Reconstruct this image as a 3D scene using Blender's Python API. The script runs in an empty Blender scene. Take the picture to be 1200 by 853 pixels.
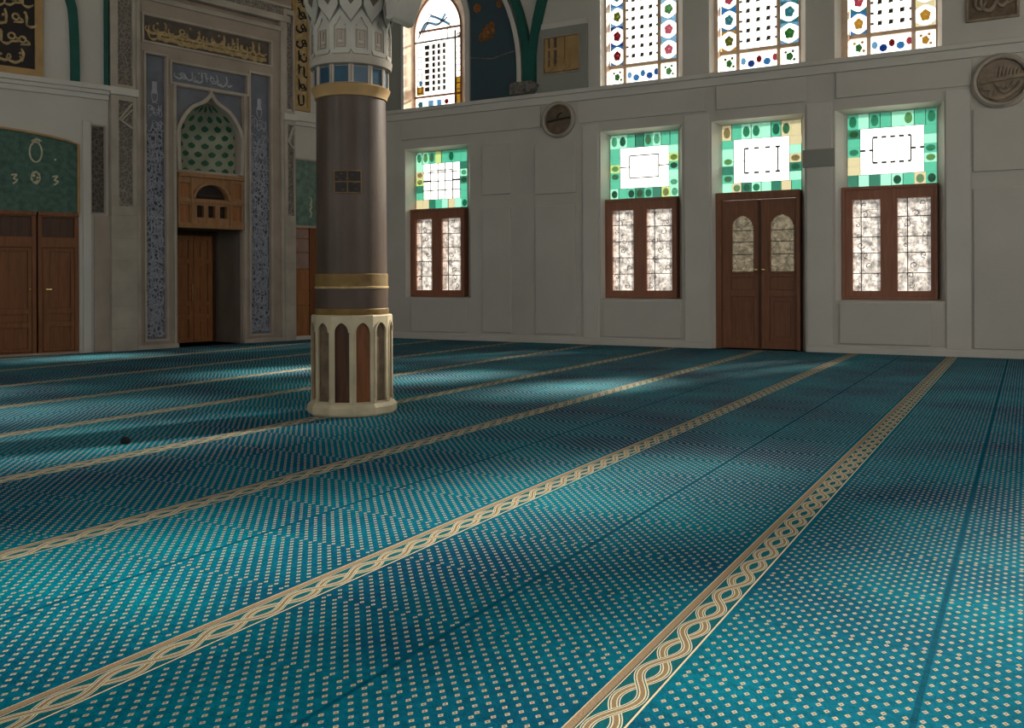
import bpy, math, random
from mathutils import Vector, Matrix
from mathutils.geometry import tessellate_polygon

sc = bpy.context.scene
COL = sc.collection

# ------------------------------------------------------------------ camera, world, lights
F, H, CX, CY, ROLL = 1074.0, 1.1, 600.0, 328.0, 0.0045      # focal length and horizon in a 1200x853 frame
cd = bpy.data.cameras.new('camera'); cam = bpy.data.objects.new('camera', cd); COL.objects.link(cam)
cd.sensor_width = 36; cd.lens = F / 1200 * 36
cd.shift_y = -(426.5 - CY) / 1200
cd.clip_end = 200
cam.location = (0, 0, H); cam.rotation_euler = (math.pi / 2, ROLL, 0)
sc.camera = cam

sc.view_settings.view_transform = 'Standard'; sc.view_settings.look = 'None'
sc.view_settings.gamma = 1; sc.view_settings.exposure = 0.0
sc.view_settings.use_curve_mapping = False

TH = math.radians(29.434)
S = Vector((math.sin(TH), math.cos(TH), 0))      # along the prayer rows, towards the window wall
N = Vector((math.cos(TH), -math.sin(TH), 0))     # across the rows

w = bpy.data.worlds.new('overcast_sky'); sc.world = w; w.use_nodes = True
nt = w.node_tree; bg = nt.nodes['Background']
tc = nt.nodes.new('ShaderNodeTexCoord'); sx = nt.nodes.new('ShaderNodeSeparateXYZ'); rp = nt.nodes.new('ShaderNodeValToRGB')
nt.links.new(tc.outputs['Generated'], sx.inputs[0]); nt.links.new(sx.outputs['Z'], rp.inputs[0]); nt.links.new(rp.outputs[0], bg.inputs[0])
rp.color_ramp.elements[0].position = 0.0; rp.color_ramp.elements[0].color = (1.0, 0.97, 0.92, 1)
rp.color_ramp.elements[1].position = 0.6; rp.color_ramp.elements[1].color = (0.82, 0.92, 1.0, 1)
bg.inputs[1].default_value = 2.6

def sun(strength, elev, az_dir, angle, color):
    l = bpy.data.lights.new('sun', 'SUN'); l.energy = strength; l.angle = math.radians(angle); l.color = color
    o = bpy.data.objects.new('sun', l); COL.objects.link(o)
    d = (-az_dir * math.cos(elev)) + Vector((0, 0, -math.sin(elev)))
    o.rotation_euler = d.to_track_quat('-Z', 'Y').to_euler(); o.location = az_dir * 30 + Vector((0, 0, 20))
sun(27.0, math.radians(25), (S + N * 0.375).normalized(), 6.0, (1.0, 0.93, 0.82))

def area(name, u, v, z, wdt, hgt, facing, energy, color=(1, 0.96, 0.9)):
    l = bpy.data.lights.new(name, 'AREA'); l.shape = 'RECTANGLE'; l.size = wdt; l.size_y = hgt; l.energy = energy; l.color = color
    o = bpy.data.objects.new(name, l); COL.objects.link(o)
    o.location = S * u + N * v + Vector((0, 0, z))
    o.rotation_euler = facing.to_track_quat('-Z', 'Z').to_euler()
# fill lamps added in the unseen window openings of the right and back walls
RV, BU, LV, CEIL = 6.0, -5.0, -16.3, 9.6
for u_, e_ in ((1.0, 84), (5.5, 72), (10.0, 38)):
    area('window_daylight', u_, RV - 0.08, 3.9, 1.5, 4.6, -N, e_)
for v_, e_ in ((-12.0, 60), (-6.5, 60), (-1.0, 38), (3.6, 24)):
    area('window_daylight', BU + 0.08, v_, 3.9, 1.5, 4.6, S, e_)

# ------------------------------------------------------------------ projection helpers
def ray(x, y):
    dx, dy = x - CX, y - CY
    c, s = math.cos(-ROLL), math.sin(-ROLL)
    X = c * dx + s * dy; Y = -s * dx + c * dy
    return Vector((X / F, 1.0, -Y / F))

class Wall:
    """s runs along the wall, y goes into the wall (away from the room), z is up"""
    def __init__(self, P, d):
        self.P = Vector((P[0], P[1], 0)); self.d = Vector((d[0], d[1], 0)).normalized()
        self.n = Vector((-self.d.y, self.d.x, 0)); self.ang = math.atan2(self.d.y, self.d.x)
    def at(self, s, y=0, z=0): return self.P + self.d * s + self.n * y + Vector((0, 0, z))
    def px(self, x, y, dep=0.0):
        r = ray(x, y); P2 = self.P + self.n * dep; d = self.d
        det = r.x * (-d.y) - (-d.x) * r.y
        t = (P2.x * (-d.y) - (-d.x) * P2.y) / det
        s = (r.x * P2.y - r.y * P2.x) / det
        return s, H + t * r.z
    def poly(self, pts, dep=0.0): return [self.px(x, y, dep) for x, y in pts]

W = Wall(S * 14.2, N)
L = Wall((-6.0, 14.94), (.6637, .7481))
L0 = Wall((-7.52, 13.456), (.769, .639))
R_ = Wall(S * 14.2 + N * RV, -S)                 # right wall seen from inside
BK = Wall(S * BU + N * RV, -N)                   # back wall seen from inside
class Ident:
    ang = 0.0
    def at(self, s, y=0, z=0): return Vector((s, y, z))
WORLD = Ident()

# ------------------------------------------------------------------ mesh building
class MB:
    def __init__(self): self.v = []; self.f = []; self.m = []; self.mi = 0; self.smooth = False
    def mat(self, i): self.mi = i; return self
    def add(self, vs, fs):
        b = len(self.v); self.v += [tuple(p) for p in vs]
        for f in fs: self.f.append([i + b for i in f]); self.m.append(self.mi)
    def box(self, a, b, y0, y1, z0, z1):
        vs = [(x, y, z) for z in (z0, z1) for y in (y0, y1) for x in (a, b)]
        self.add(vs, [(0, 2, 3, 1), (4, 5, 7, 6), (0, 1, 5, 4), (1, 3, 7, 5), (3, 2, 6, 7), (2, 0, 4, 6)]); return self
    def prism(self, loops, y0, y1):
        """outline first, holes after; y0 = room side"""
        fixed = []
        for k, lp in enumerate(loops):
            a = sum(lp[i][0] * lp[(i + 1) % len(lp)][1] - lp[(i + 1) % len(lp)][0] * lp[i][1] for i in range(len(lp)))
            if (a > 0) != (k == 0): lp = lp[::-1]
            fixed.append(lp)
        flat = [p for lp in fixed for p in lp]; n = len(flat)
        tris = tessellate_polygon([[Vector((p[0], p[1], 0)) for p in lp] for lp in fixed])
        vs = [(p[0], y0, p[1]) for p in flat] + [(p[0], y1, p[1]) for p in flat]
        fs = []
        for t in tris:
            a, b, c = (flat[i] for i in t)
            if (b[0] - a[0]) * (c[1] - a[1]) - (c[0] - a[0]) * (b[1] - a[1]) < 0: t = t[::-1]
            fs.append(tuple(t)); fs.append(tuple(i + n for i in reversed(t)))
        o = 0
        for lp in fixed:
            k = len(lp)
            for i in range(k):
                j = (i + 1) % k; fs.append((o + j, o + i, o + i + n, o + j + n))
            o += k
        self.add(vs, fs); return self
    def frame(self, a, b, z0, z1, t, y0, y1):
        return self.prism([[(a, z0), (b, z0), (b, z1), (a, z1)], [(a + t, z0 + t), (b - t, z0 + t), (b - t, z1 - t), (a + t, z1 - t)]], y0, y1)
    def ribbon(self, pts, wd, y0, y1, closed=False, w2=None):
        n = len(pts); vs = []
        for i, p in enumerate(pts):
            a = pts[(i - 1) % n] if (closed or i) else pts[0]; b = pts[(i + 1) % n] if (closed or i < n - 1) else pts[-1]
            dx, dz = b[0] - a[0], b[1] - a[1]; l = math.hypot(dx, dz) or 1
            ww = wd if w2 is None else wd + (w2 - wd) * abs(2 * i / (n - 1) - 1)
            ox, oz = -dz / l * ww / 2, dx / l * ww / 2
            vs += [(p[0] - ox, y0, p[1] - oz), (p[0] + ox, y0, p[1] + oz), (p[0] - ox, y1, p[1] - oz), (p[0] + ox, y1, p[1] + oz)]
        fs = []
        for i in range(n if closed else n - 1):
            p, q = 4 * i, 4 * ((i + 1) % n)
            fs += [(p, q, q + 1, p + 1), (p + 2, p + 3, q + 3, q + 2), (p, p + 2, q + 2, q), (p + 1, q + 1, q + 3, p + 3)]
        if not closed:
            e = 4 * (n - 1); fs += [(0, 1, 3, 2), (e, e + 2, e + 3, e + 1)]
        self.add(vs, fs); return self
    def lathe(self, prof, seg=48, cx=0, cy=0, cap=True, a0=0):
        vs = []; n = len(prof)
        for k in range(seg):
            a = a0 + 2 * math.pi * k / seg
            for r, z in prof: vs.append((cx + r * math.sin(a), cy - r * math.cos(a), z))
        fs = []
        for k in range(seg):
            q = (k + 1) % seg
            for i in range(n - 1): fs.append((k * n + i, q * n + i, q * n + i + 1, k * n + i + 1))
        if cap:
            fs.append(tuple(k * n for k in reversed(range(seg)))); fs.append(tuple(k * n + n - 1 for k in range(seg)))
        self.add(vs, fs); return self
    def wrap(self, r, start=0, theta=0, dr=0.0):
        """bend vertices from index start on around a vertical axis of radius r"""
        for i in range(start, len(self.v)):
            a, y, z = self.v[i]; rr = r - y; t = theta + a / r
            self.v[i] = (rr * math.sin(t), -rr * math.cos(t), z)
        return self
    def build(self, name, mats, wall=WORLD, o=(0, 0, 0), parent=None, bevel=0, smooth=False):
        me = bpy.data.meshes.new(name)
        me.from_pydata([(x - o[0], y - o[1], z - o[2]) for x, y, z in self.v], [], self.f)
        if not isinstance(mats, (list, tuple)): mats = [mats]
        for m in mats: me.materials.append(m)
        me.polygons.foreach_set('material_index', self.m)
        me.update()
        ob = bpy.data.objects.new(name, me); COL.objects.link(ob)
        if parent is None:
            ob.location = wall.at(*o); ob.rotation_euler = (0, 0, wall.ang)
        else: ob.parent = parent
        if smooth:
            for p in me.polygons: p.use_smooth = True
            md = ob.modifiers.new('es', 'EDGE_SPLIT'); md.split_angle = math.radians(35)
        if bevel:
            b = ob.modifiers.new('bevel', 'BEVEL'); b.width = bevel; b.segments = 2; b.limit_method = 'ANGLE'; b.angle_limit = math.radians(50)
        return ob

def tag(o, label, cat, group=None, kind=None):
    if label: o['label'] = label
    if cat: o['category'] = cat
    if group: o['group'] = group
    if kind: o['kind'] = kind
    return o

class Thing:
    def __init__(self, name, label, cat, wall, o, group=None, kind=None):
        self.wall, self.o = wall, o
        self.e = bpy.data.objects.new(name, None); COL.objects.link(self.e); self.e.empty_display_size = .2
        self.e.location = wall.at(*o); self.e.rotation_euler = (0, 0, wall.ang)
        tag(self.e, label, cat, group, kind)
    def part(self, name, mb, mats, label=None, parent=None, **kw):
        ob = mb.build(name, mats, self.wall, self.o, parent or self.e, **kw)
        if label: ob['label'] = label
        return ob

def single(name, label, cat, mb, mats, wall, o, group=None, kind=None, **kw):
    return tag(mb.build(name, mats, wall, o, **kw), label, cat, group, kind)

def rect(a, b, z0, z1): return [(a, z0), (b, z0), (b, z1), (a, z1)]
def arc_pts(a, zs, b, za, n=12, p=2.0):
    """half a pointed arch from the springing (a,zs) to the apex (b,za)"""
    out = []
    for i in range(n + 1):
        t = i / n * math.radians(74)
        out.append((a + (b - a) * (1 - math.cos(t)) / (1 - math.cos(math.radians(74))), zs + (za - zs) * math.sin(t) / math.sin(math.radians(74))))
    return out
def arch(a, b, z0, zs, za, n=12):
    c = (a + b) / 2
    l = arc_pts(a, zs, c, za, n); r = arc_pts(b, zs, c, za, n)[::-1][1:]
    return [(b, z0), (a, z0)] + l + r
def curve(pts, n=8):
    """smooth curve through points"""
    out = []; P = [pts[0]] + list(pts) + [pts[-1]]
    for i in range(1, len(P) - 2):
        p0, p1, p2, p3 = P[i - 1], P[i], P[i + 1], P[i + 2]
        for k in range(n):
            t = k / n
            out.append(tuple(.5 * (2 * p1[j] + (p2[j] - p0[j]) * t + (2 * p0[j] - 5 * p1[j] + 4 * p2[j] - p3[j]) * t * t + (-p0[j] + 3 * p1[j] - 3 * p2[j] + p3[j]) * t ** 3) for j in (0, 1)))
    out.append(tuple(pts[-1])); return out
def circ(cx, cz, r, n=24, rz=None): return [(cx + r * math.cos(2 * math.pi * k / n), cz + (rz or r) * math.sin(2 * math.pi * k / n)) for k in range(n)]

def lettering(mb, a, b, z0, z1, rng, y0, y1, wd=.03, step=.16):
    """brush strokes in the manner of monumental script: stems, bowls, loops, dots"""
    h = z1 - z0; x = a + step * .6
    while x < b - step * .5:
        k = rng.random(); base = z0 + h * rng.uniform(.12, .3)
        if k < .45:
            mb.ribbon(curve([(x, base), (x + rng.uniform(-.02, .02), base + h * .4), (x - .01, z1 - h * rng.uniform(.05, .2))], 5), wd * .9, y0, y1, w2=wd * .4)
            if rng.random() < .6: mb.ribbon(curve([(x, base), (x + step * .5, base - h * .07), (x + step * 1.1, base + h * .08)], 5), wd, y0, y1, w2=wd * .3)
        elif k < .75:
            mb.ribbon(curve([(x - step * .4, base + h * .35), (x - step * .5, base + .02), (x + step * .3, base - h * .08), (x + step * .9, base + h * .1), (x + step * .8, base + h * .3)], 6), wd, y0, y1, w2=wd * .35)
            if h > .3: mb.ribbon(curve([(x - step * .5, base + h * .62), (x, base + h * .5), (x + step * .8, base + h * .66)], 5), wd * .9, y0, y1, w2=wd * .3)
        else:
            r = min(step * .4, h * .16)
            mb.ribbon(circ(x, base + h * .3, r, 12), wd * .6, y0, y1, closed=True)
            mb.ribbon(curve([(x + r, base + h * .3), (x + step * .7, base + h * .1), (x - step * .2, base)], 5), wd, y0, y1, w2=wd * .3)
        if rng.random() < .6:
            dx, dz = x + rng.uniform(-.3, .5) * step, z0 + h * rng.uniform(.45, .9); q = wd * .55
            mb.prism([[(dx - q, dz), (dx, dz - q), (dx + q, dz), (dx, dz + q)]], y0, y1)
        x += step * rng.uniform(.8, 1.15)
    return mb

# ------------------------------------------------------------------ materials
def new_mat(name):
    m = bpy.data.materials.new(name); m.use_nodes = True
    return m, m.node_tree, m.node_tree.nodes['Principled BSDF']
def nd(nt, t, **kw):
    n = nt.nodes.new(t)
    for k, v in kw.items(): setattr(n, k, v)
    return n
def mth(nt, op, a, b=None, c=None, clamp=False):
    n = nt.nodes.new('ShaderNodeMath'); n.operation = op; n.use_clamp = clamp
    for i, v in enumerate((a, b, c)):
        if v is None: continue
        if isinstance(v, (int, float)): n.inputs[i].default_value = v
        else: nt.links.new(v, n.inputs[i])
    return n.outputs[0]
def mixc(nt, fac, a, b):
    n = nt.nodes.new('ShaderNodeMix'); n.data_type = 'RGBA'
    for sock, v in ((n.inputs[0], fac), (n.inputs[6], a), (n.inputs[7], b)):
        if isinstance(v, (int, float)): sock.default_value = v
        elif isinstance(v, tuple): sock.default_value = (*v, 1)
        else: nt.links.new(v, sock)
    return n.outputs[2]

def surf(name, col, rough=.7, var=.12, scale=2.0, bump=.0, bscale=60, metal=0, col2=None, stretch=(1, 1, 1), spec=.25):
    m, nt, b = new_mat(name)
    t = nd(nt, 'ShaderNodeTexCoord'); mp = nd(nt, 'ShaderNodeMapping'); mp.inputs['Scale'].default_value = stretch
    nt.links.new(t.outputs['Object'], mp.inputs[0])
    n = nd(nt, 'ShaderNodeTexNoise'); n.inputs['Scale'].default_value = scale; n.inputs['Detail'].default_value = 6
    nt.links.new(mp.outputs[0], n.inputs['Vector'])
    c2 = col2 or tuple(c * (1 - var * 2) for c in col)
    c1 = col if col2 else tuple(min(1, c * (1 + var)) for c in col)
    r = nd(nt, 'ShaderNodeMapRange'); r.inputs[1].default_value = .3; r.inputs[2].default_value = .7
    nt.links.new(n.outputs[0], r.inputs[0])
    nt.links.new(mixc(nt, r.outputs[0], c1, c2), b.inputs['Base Color'])
    b.inputs['Roughness'].default_value = rough; b.inputs['Metallic'].default_value = metal; b.inputs['Specular IOR Level'].default_value = spec
    if bump:
        n2 = nd(nt, 'ShaderNodeTexNoise'); n2.inputs['Scale'].default_value = bscale; n2.inputs['Detail'].default_value = 4
        nt.links.new(mp.outputs[0], n2.inputs['Vector'])
        bp = nd(nt, 'ShaderNodeBump'); bp.inputs['Strength'].default_value = bump; bp.inputs['Distance'].default_value = .02
        nt.links.new(n2.outputs[0], bp.inputs['Height']); nt.links.new(bp.outputs[0], b.inputs['Normal'])
    return m

def carved(name, col, col2, scale=14, rough=.7, stretch=(1, 1, 1), bump=.6, th=.5, sharp=.12):
    """low relief of scrolls: a bumped, two-toned pattern"""
    m, nt, b = new_mat(name)
    t = nd(nt, 'ShaderNodeTexCoord'); mp = nd(nt, 'ShaderNodeMapping'); mp.inputs['Scale'].default_value = stretch
    nt.links.new(t.outputs['Object'], mp.inputs[0])
    n0 = nd(nt, 'ShaderNodeTexNoise'); n0.inputs['Scale'].default_value = scale * .6
    nt.links.new(mp.outputs[0], n0.inputs['Vector'])
    va = nd(nt, 'ShaderNodeVectorMath', operation='MULTIPLY_ADD'); nt.links.new(n0.outputs['Color'], va.inputs[0]); va.inputs[1].default_value = (.08, .08, .08); nt.links.new(mp.outputs[0], va.inputs[2])
    v = nd(nt, 'ShaderNodeTexVoronoi'); v.feature = 'DISTANCE_TO_EDGE'; v.inputs['Scale'].default_value = scale
    nt.links.new(va.outputs[0], v.inputs['Vector'])
    r = nd(nt, 'ShaderNodeMapRange'); r.inputs[1].default_value = sharp * .3; r.inputs[2].default_value = sharp * 1.4
    nt.links.new(v.outputs[0], r.inputs[0])
    nt.links.new(mixc(nt, r.outputs[0], col, col2), b.inputs['Base Color'])
    bp = nd(nt, 'ShaderNodeBump'); bp.inputs['Strength'].default_value = bump; bp.inputs['Distance'].default_value = .02; bp.invert = True
    nt.links.new(r.outputs[0], bp.inputs['Height']); nt.links.new(bp.outputs[0], b.inputs['Normal'])
    b.inputs['Roughness'].default_value = rough
    return m

def wood(name, c1, c2, rough=.45, scale=3):
    m, nt, b = new_mat(name)
    t = nd(nt, 'ShaderNodeTexCoord'); mp = nd(nt, 'ShaderNodeMapping'); mp.inputs['Scale'].default_value = (9, 9, .8)
    nt.links.new(t.outputs['Object'], mp.inputs[0])
    n = nd(nt, 'ShaderNodeTexNoise'); n.inputs['Scale'].default_value = scale; n.inputs['Detail'].default_value = 8; n.inputs['Distortion'].default_value = .8
    nt.links.new(mp.outputs[0], n.inputs['Vector'])
    r = nd(nt, 'ShaderNodeMapRange'); r.inputs[1].default_value = .3; r.inputs[2].default_value = .7; nt.links.new(n.outputs[0], r.inputs[0])
    nt.links.new(mixc(nt, r.outputs[0], c1, c2), b.inputs['Base Color']); b.inputs['Roughness'].default_value = rough; b.inputs['Specular IOR Level'].default_value = .25
    return m

def glass(name, col, trans=.25, crack=None):
    """leaded pane: clear-to-frosted, coloured by what the glass is"""
    m = bpy.data.materials.new(name); m.use_nodes = True; nt = m.node_tree; nt.nodes.clear()
    out = nd(nt, 'ShaderNodeOutputMaterial'); tp = nd(nt, 'ShaderNodeBsdfTransparent'); tl = nd(nt, 'ShaderNodeBsdfTranslucent'); gl = nd(nt, 'ShaderNodeBsdfGlossy')
    gl.inputs['Roughness'].default_value = .25
    m1 = nd(nt, 'ShaderNodeMixShader'); m1.inputs[0].default_value = trans
    m2 = nd(nt, 'ShaderNodeMixShader'); m2.inputs[0].default_value = .04
    nt.links.new(tp.outputs[0], m1.inputs[1]); nt.links.new(tl.outputs[0], m1.inputs[2])
    nt.links.new(m1.outputs[0], m2.inputs[1]); nt.links.new(gl.outputs[0], m2.inputs[2]); nt.links.new(m2.outputs[0], out.inputs[0])
    if crack:
        t = nd(nt, 'ShaderNodeTexCoord'); mp = nd(nt, 'ShaderNodeMapping'); mp.inputs['Scale'].default_value = crack.get('stretch', (1, 1, 1))
        nt.links.new(t.outputs['Object'], mp.inputs[0])
        v = nd(nt, 'ShaderNodeTexVoronoi'); v.feature = 'DISTANCE_TO_EDGE'; v.inputs['Scale'].default_value = crack.get('scale', 9)
        nt.links.new(mp.outputs[0], v.inputs['Vector'])
        n = nd(nt, 'ShaderNodeTexNoise'); n.inputs['Scale'].default_value = crack.get('nscale', 5); n.inputs['Detail'].default_value = 8; n.inputs['Roughness'].default_value = .75
        nt.links.new(t.outputs['Object'], n.inputs['Vector'])
        r1 = mth(nt, 'MULTIPLY', v.outputs[0], crack.get('sharp', 25), clamp=True)
        mr = nd(nt, 'ShaderNodeMapRange'); mr.inputs[1].default_value = crack.get('n0', .38); mr.inputs[2].default_value = crack.get('n1', .6); nt.links.new(n.outputs[0], mr.inputs[0])
        fine = mixc(nt, mr.outputs[0], crack['dark'], col)
        c = mixc(nt, r1, crack['line'], fine)
        nt.links.new(c, tp.inputs[0]); nt.links.new(c, tl.inputs[0])
    else:
        tp.inputs[0].default_value = (*col, 1); tl.inputs[0].default_value = (*col, 1)
    return m

M = {}
M['plaster'] = surf('warm_white_plaster', (.49, .46, .41), .75, .05, .9, .12, 25)
M['plaster2'] = surf('warm_white_moulding', (.53, .50, .45), .65, .04, 1.5, .05, 30)
M['greyplaster'] = surf('grey_green_plaster', (.25, .25, .22), .8, .05, 1.2)
M['stone'] = surf('beige_limestone', (.38, .33, .275), .75, .1, 2.5, .2, 30)
M['stone2'] = surf('taupe_moulded_stone', (.33, .265, .215), .7, .08, 2.5, .1, 30)
M['carvedstone'] = carved('carved_beige_stone', (.29, .26, .215), (.16, .13, .11), 16, bump=.8)
M['carveddark'] = carved('carved_dark_stone', (.12, .10, .08), (.045, .037, .03), 14)
M['tan'] = surf('ochre_painted_wood', (.38, .24, .10), .6, .1, 4)
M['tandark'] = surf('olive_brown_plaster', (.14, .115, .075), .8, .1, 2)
M['gold'] = surf('dull_gold_leaf', (.42, .30, .14), .5, .2, 12, .2, 60)
M['golddark'] = surf('dark_gilded_metal', (.18, .108, .03), .5, .2, 8, .1, 40)
M['black'] = surf('black_lacquer', (.018, .013, .012), .5, .1, 6)
M['brownback'] = surf('brown_plaque_ground', (.10, .08, .065), .6, .15, 8)
M['green'] = surf('deep_green_paint', (.010, .085, .065), .6, .08, 3)
M['greenmarble'] = surf('green_marble', (.075, .15, .115), .45, .1, 12, .5, 40, col2=(.025, .07, .052))
M['palegreen'] = surf('pale_green_marble', (.17, .25, .20), .45, .1, 9, .3, 40, col2=(.075, .125, .095))
M['ivory'] = surf('ivory_inlay', (.50, .44, .30), .5, .1, 12)
M['bluegrey'] = surf('blue_grey_stone', (.15, .16, .19), .35, .1, 4, .1, 40)
M['bluecarved'] = carved('carved_blue_grey_script', (.27, .28, .34), (.055, .055, .07), 17, stretch=(1, 1, .75), bump=.9, sharp=.2)
M['nichegreen'] = surf('pale_niche_plaster', (.36, .38, .28), .7, .12, 3)
M['leafgreen'] = surf('green_leaf_inlay', (.035, .13, .075), .5, .2, 9)
M['wood'] = wood('red_brown_wood', (.31, .13, .075), (.23, .09, .05))
M['wooddoor'] = wood('brown_door_wood', (.24, .10, .052), (.17, .066, .032))
M['woodorange'] = wood('orange_cherry_wood', (.36, .15, .055), (.24, .09, .03))
M['woodtan'] = wood('tan_oak_wood', (.33, .17, .075), (.23, .11, .045))
M['wooddark'] = wood('dark_walnut_wood', (.085, .035, .016), (.045, .018, .009))
M['cabinet'] = wood('cabinet_brown_wood', (.21, .075, .022), (.13, .042, .012))
M['window_tan'] = surf('tan_window_wood', (.58, .42, .30), .6, .12, 6)
M['lead'] = surf('dark_lead_came', (.06, .045, .04), .5, .1, 9)
M['brass'] = surf('polished_brass', (.75, .52, .22), .25, .05, 9, metal=.9)
M['bluepaint'] = surf('blue_floral_painted_plaster', (.045, .06, .085), .7, .1, 5, col2=(.035, .075, .08))
M['marks'] = surf('orange_painted_blossom', (.30, .11, .02), .7, .3, 14)
M['granite'] = surf('mottled_grey_stone', (.17, .15, .13), .6, .3, 14, .3, 30)
M['bronze'] = surf('aged_brown_bronze', (.15, .105, .065), .5, .2, 9, .3, 40)
M['taupe'] = surf('taupe_relief_plaster', (.27, .21, .15), .7, .15, 8, .2, 40)
M['cream'] = surf('cream_carved_marble', (.46, .39, .26), .5, .1, 5, .15, 30)
M['shaft'] = surf('dark_brown_marble', (.085, .056, .04), .36, .1, 3, .08, 60, col2=(.045, .029, .021), stretch=(1, 1, .5))
M['bluetile'] = surf('deep_blue_tile', (.02, .075, .12), .25, .1, 6, col2=(.012, .04, .075))
M['capstone'] = surf('grey_white_muqarnas_plaster', (.40, .38, .33), .7, .06, 4)
M['darkpocket'] = surf('dark_shadowed_recess_paint', (.11, .09, .07), .7, .1, 4)  # dark colour painted in for the shade inside the capital's pockets
M['pinkpanel'] = surf('pinkish_veneer', (.30, .19, .15), .6, .1, 5)
M['ground'] = surf('pale_paving', (.55, .52, .47), .9, .1, .5)
M['ceil'] = surf('ceiling_plaster', (.5, .48, .44), .9, .05, .5)
M['blackbit'] = surf('black_felt', (.01, .01, .012), .9, .1, 30)
G = {
 'white': glass('milk_white_glass', (.95, .95, .93), .12),
 'green1': glass('sea_green_glass', (0.15, 0.35, 0.285), .25),
 'green2': glass('pale_green_glass', (0.3, 0.47, 0.4), .25),
 'green3': glass('dark_green_glass', (0.08, 0.21, 0.17), .25),
 'yellow': glass('pale_yellow_glass', (0.36, 0.42, 0.25), .25),
 'cream': glass('cream_glass', (0.42, 0.4, 0.31), .2),
 'blue': glass('sky_blue_glass', (0.07, 0.18, 0.3), .2),
 'paleblue': glass('pale_blue_glass', (0.17, 0.27, 0.36), .2),
 'deepblue': glass('cobalt_glass', (0.02, 0.07, 0.2), .2),
 'red': glass('ruby_glass', (0.15, 0.012, 0.025), .2),
 'pink': glass('rose_glass', (0.27, 0.08, 0.11), .2),
 'olive': glass('olive_glass', (0.12, 0.13, 0.03), .2),
 'leaf': glass('leaf_green_glass', (0.06, 0.15, 0.06), .2),
 'amber': glass('amber_glass', (0.3, 0.21, 0.06), .2),
 'teal': glass('teal_glass', (0.06, 0.17, 0.19), .2),
 'frost': glass('frosted_crackle_glass', (.55, .53, .51), .2, dict(scale=6, stretch=(1.5, 1, .9), sharp=70, nscale=9, n0=.36, n1=.58, dark=(.24, .235, .23), line=(.06, .05, .045))),
 'frostdim': glass('dim_frosted_glass', (.22, .205, .17), .3, dict(scale=5, stretch=(1, 1, 1.4), sharp=60, nscale=14, dark=(.13, .12, .10), line=(.035, .03, .025))),
}

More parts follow.
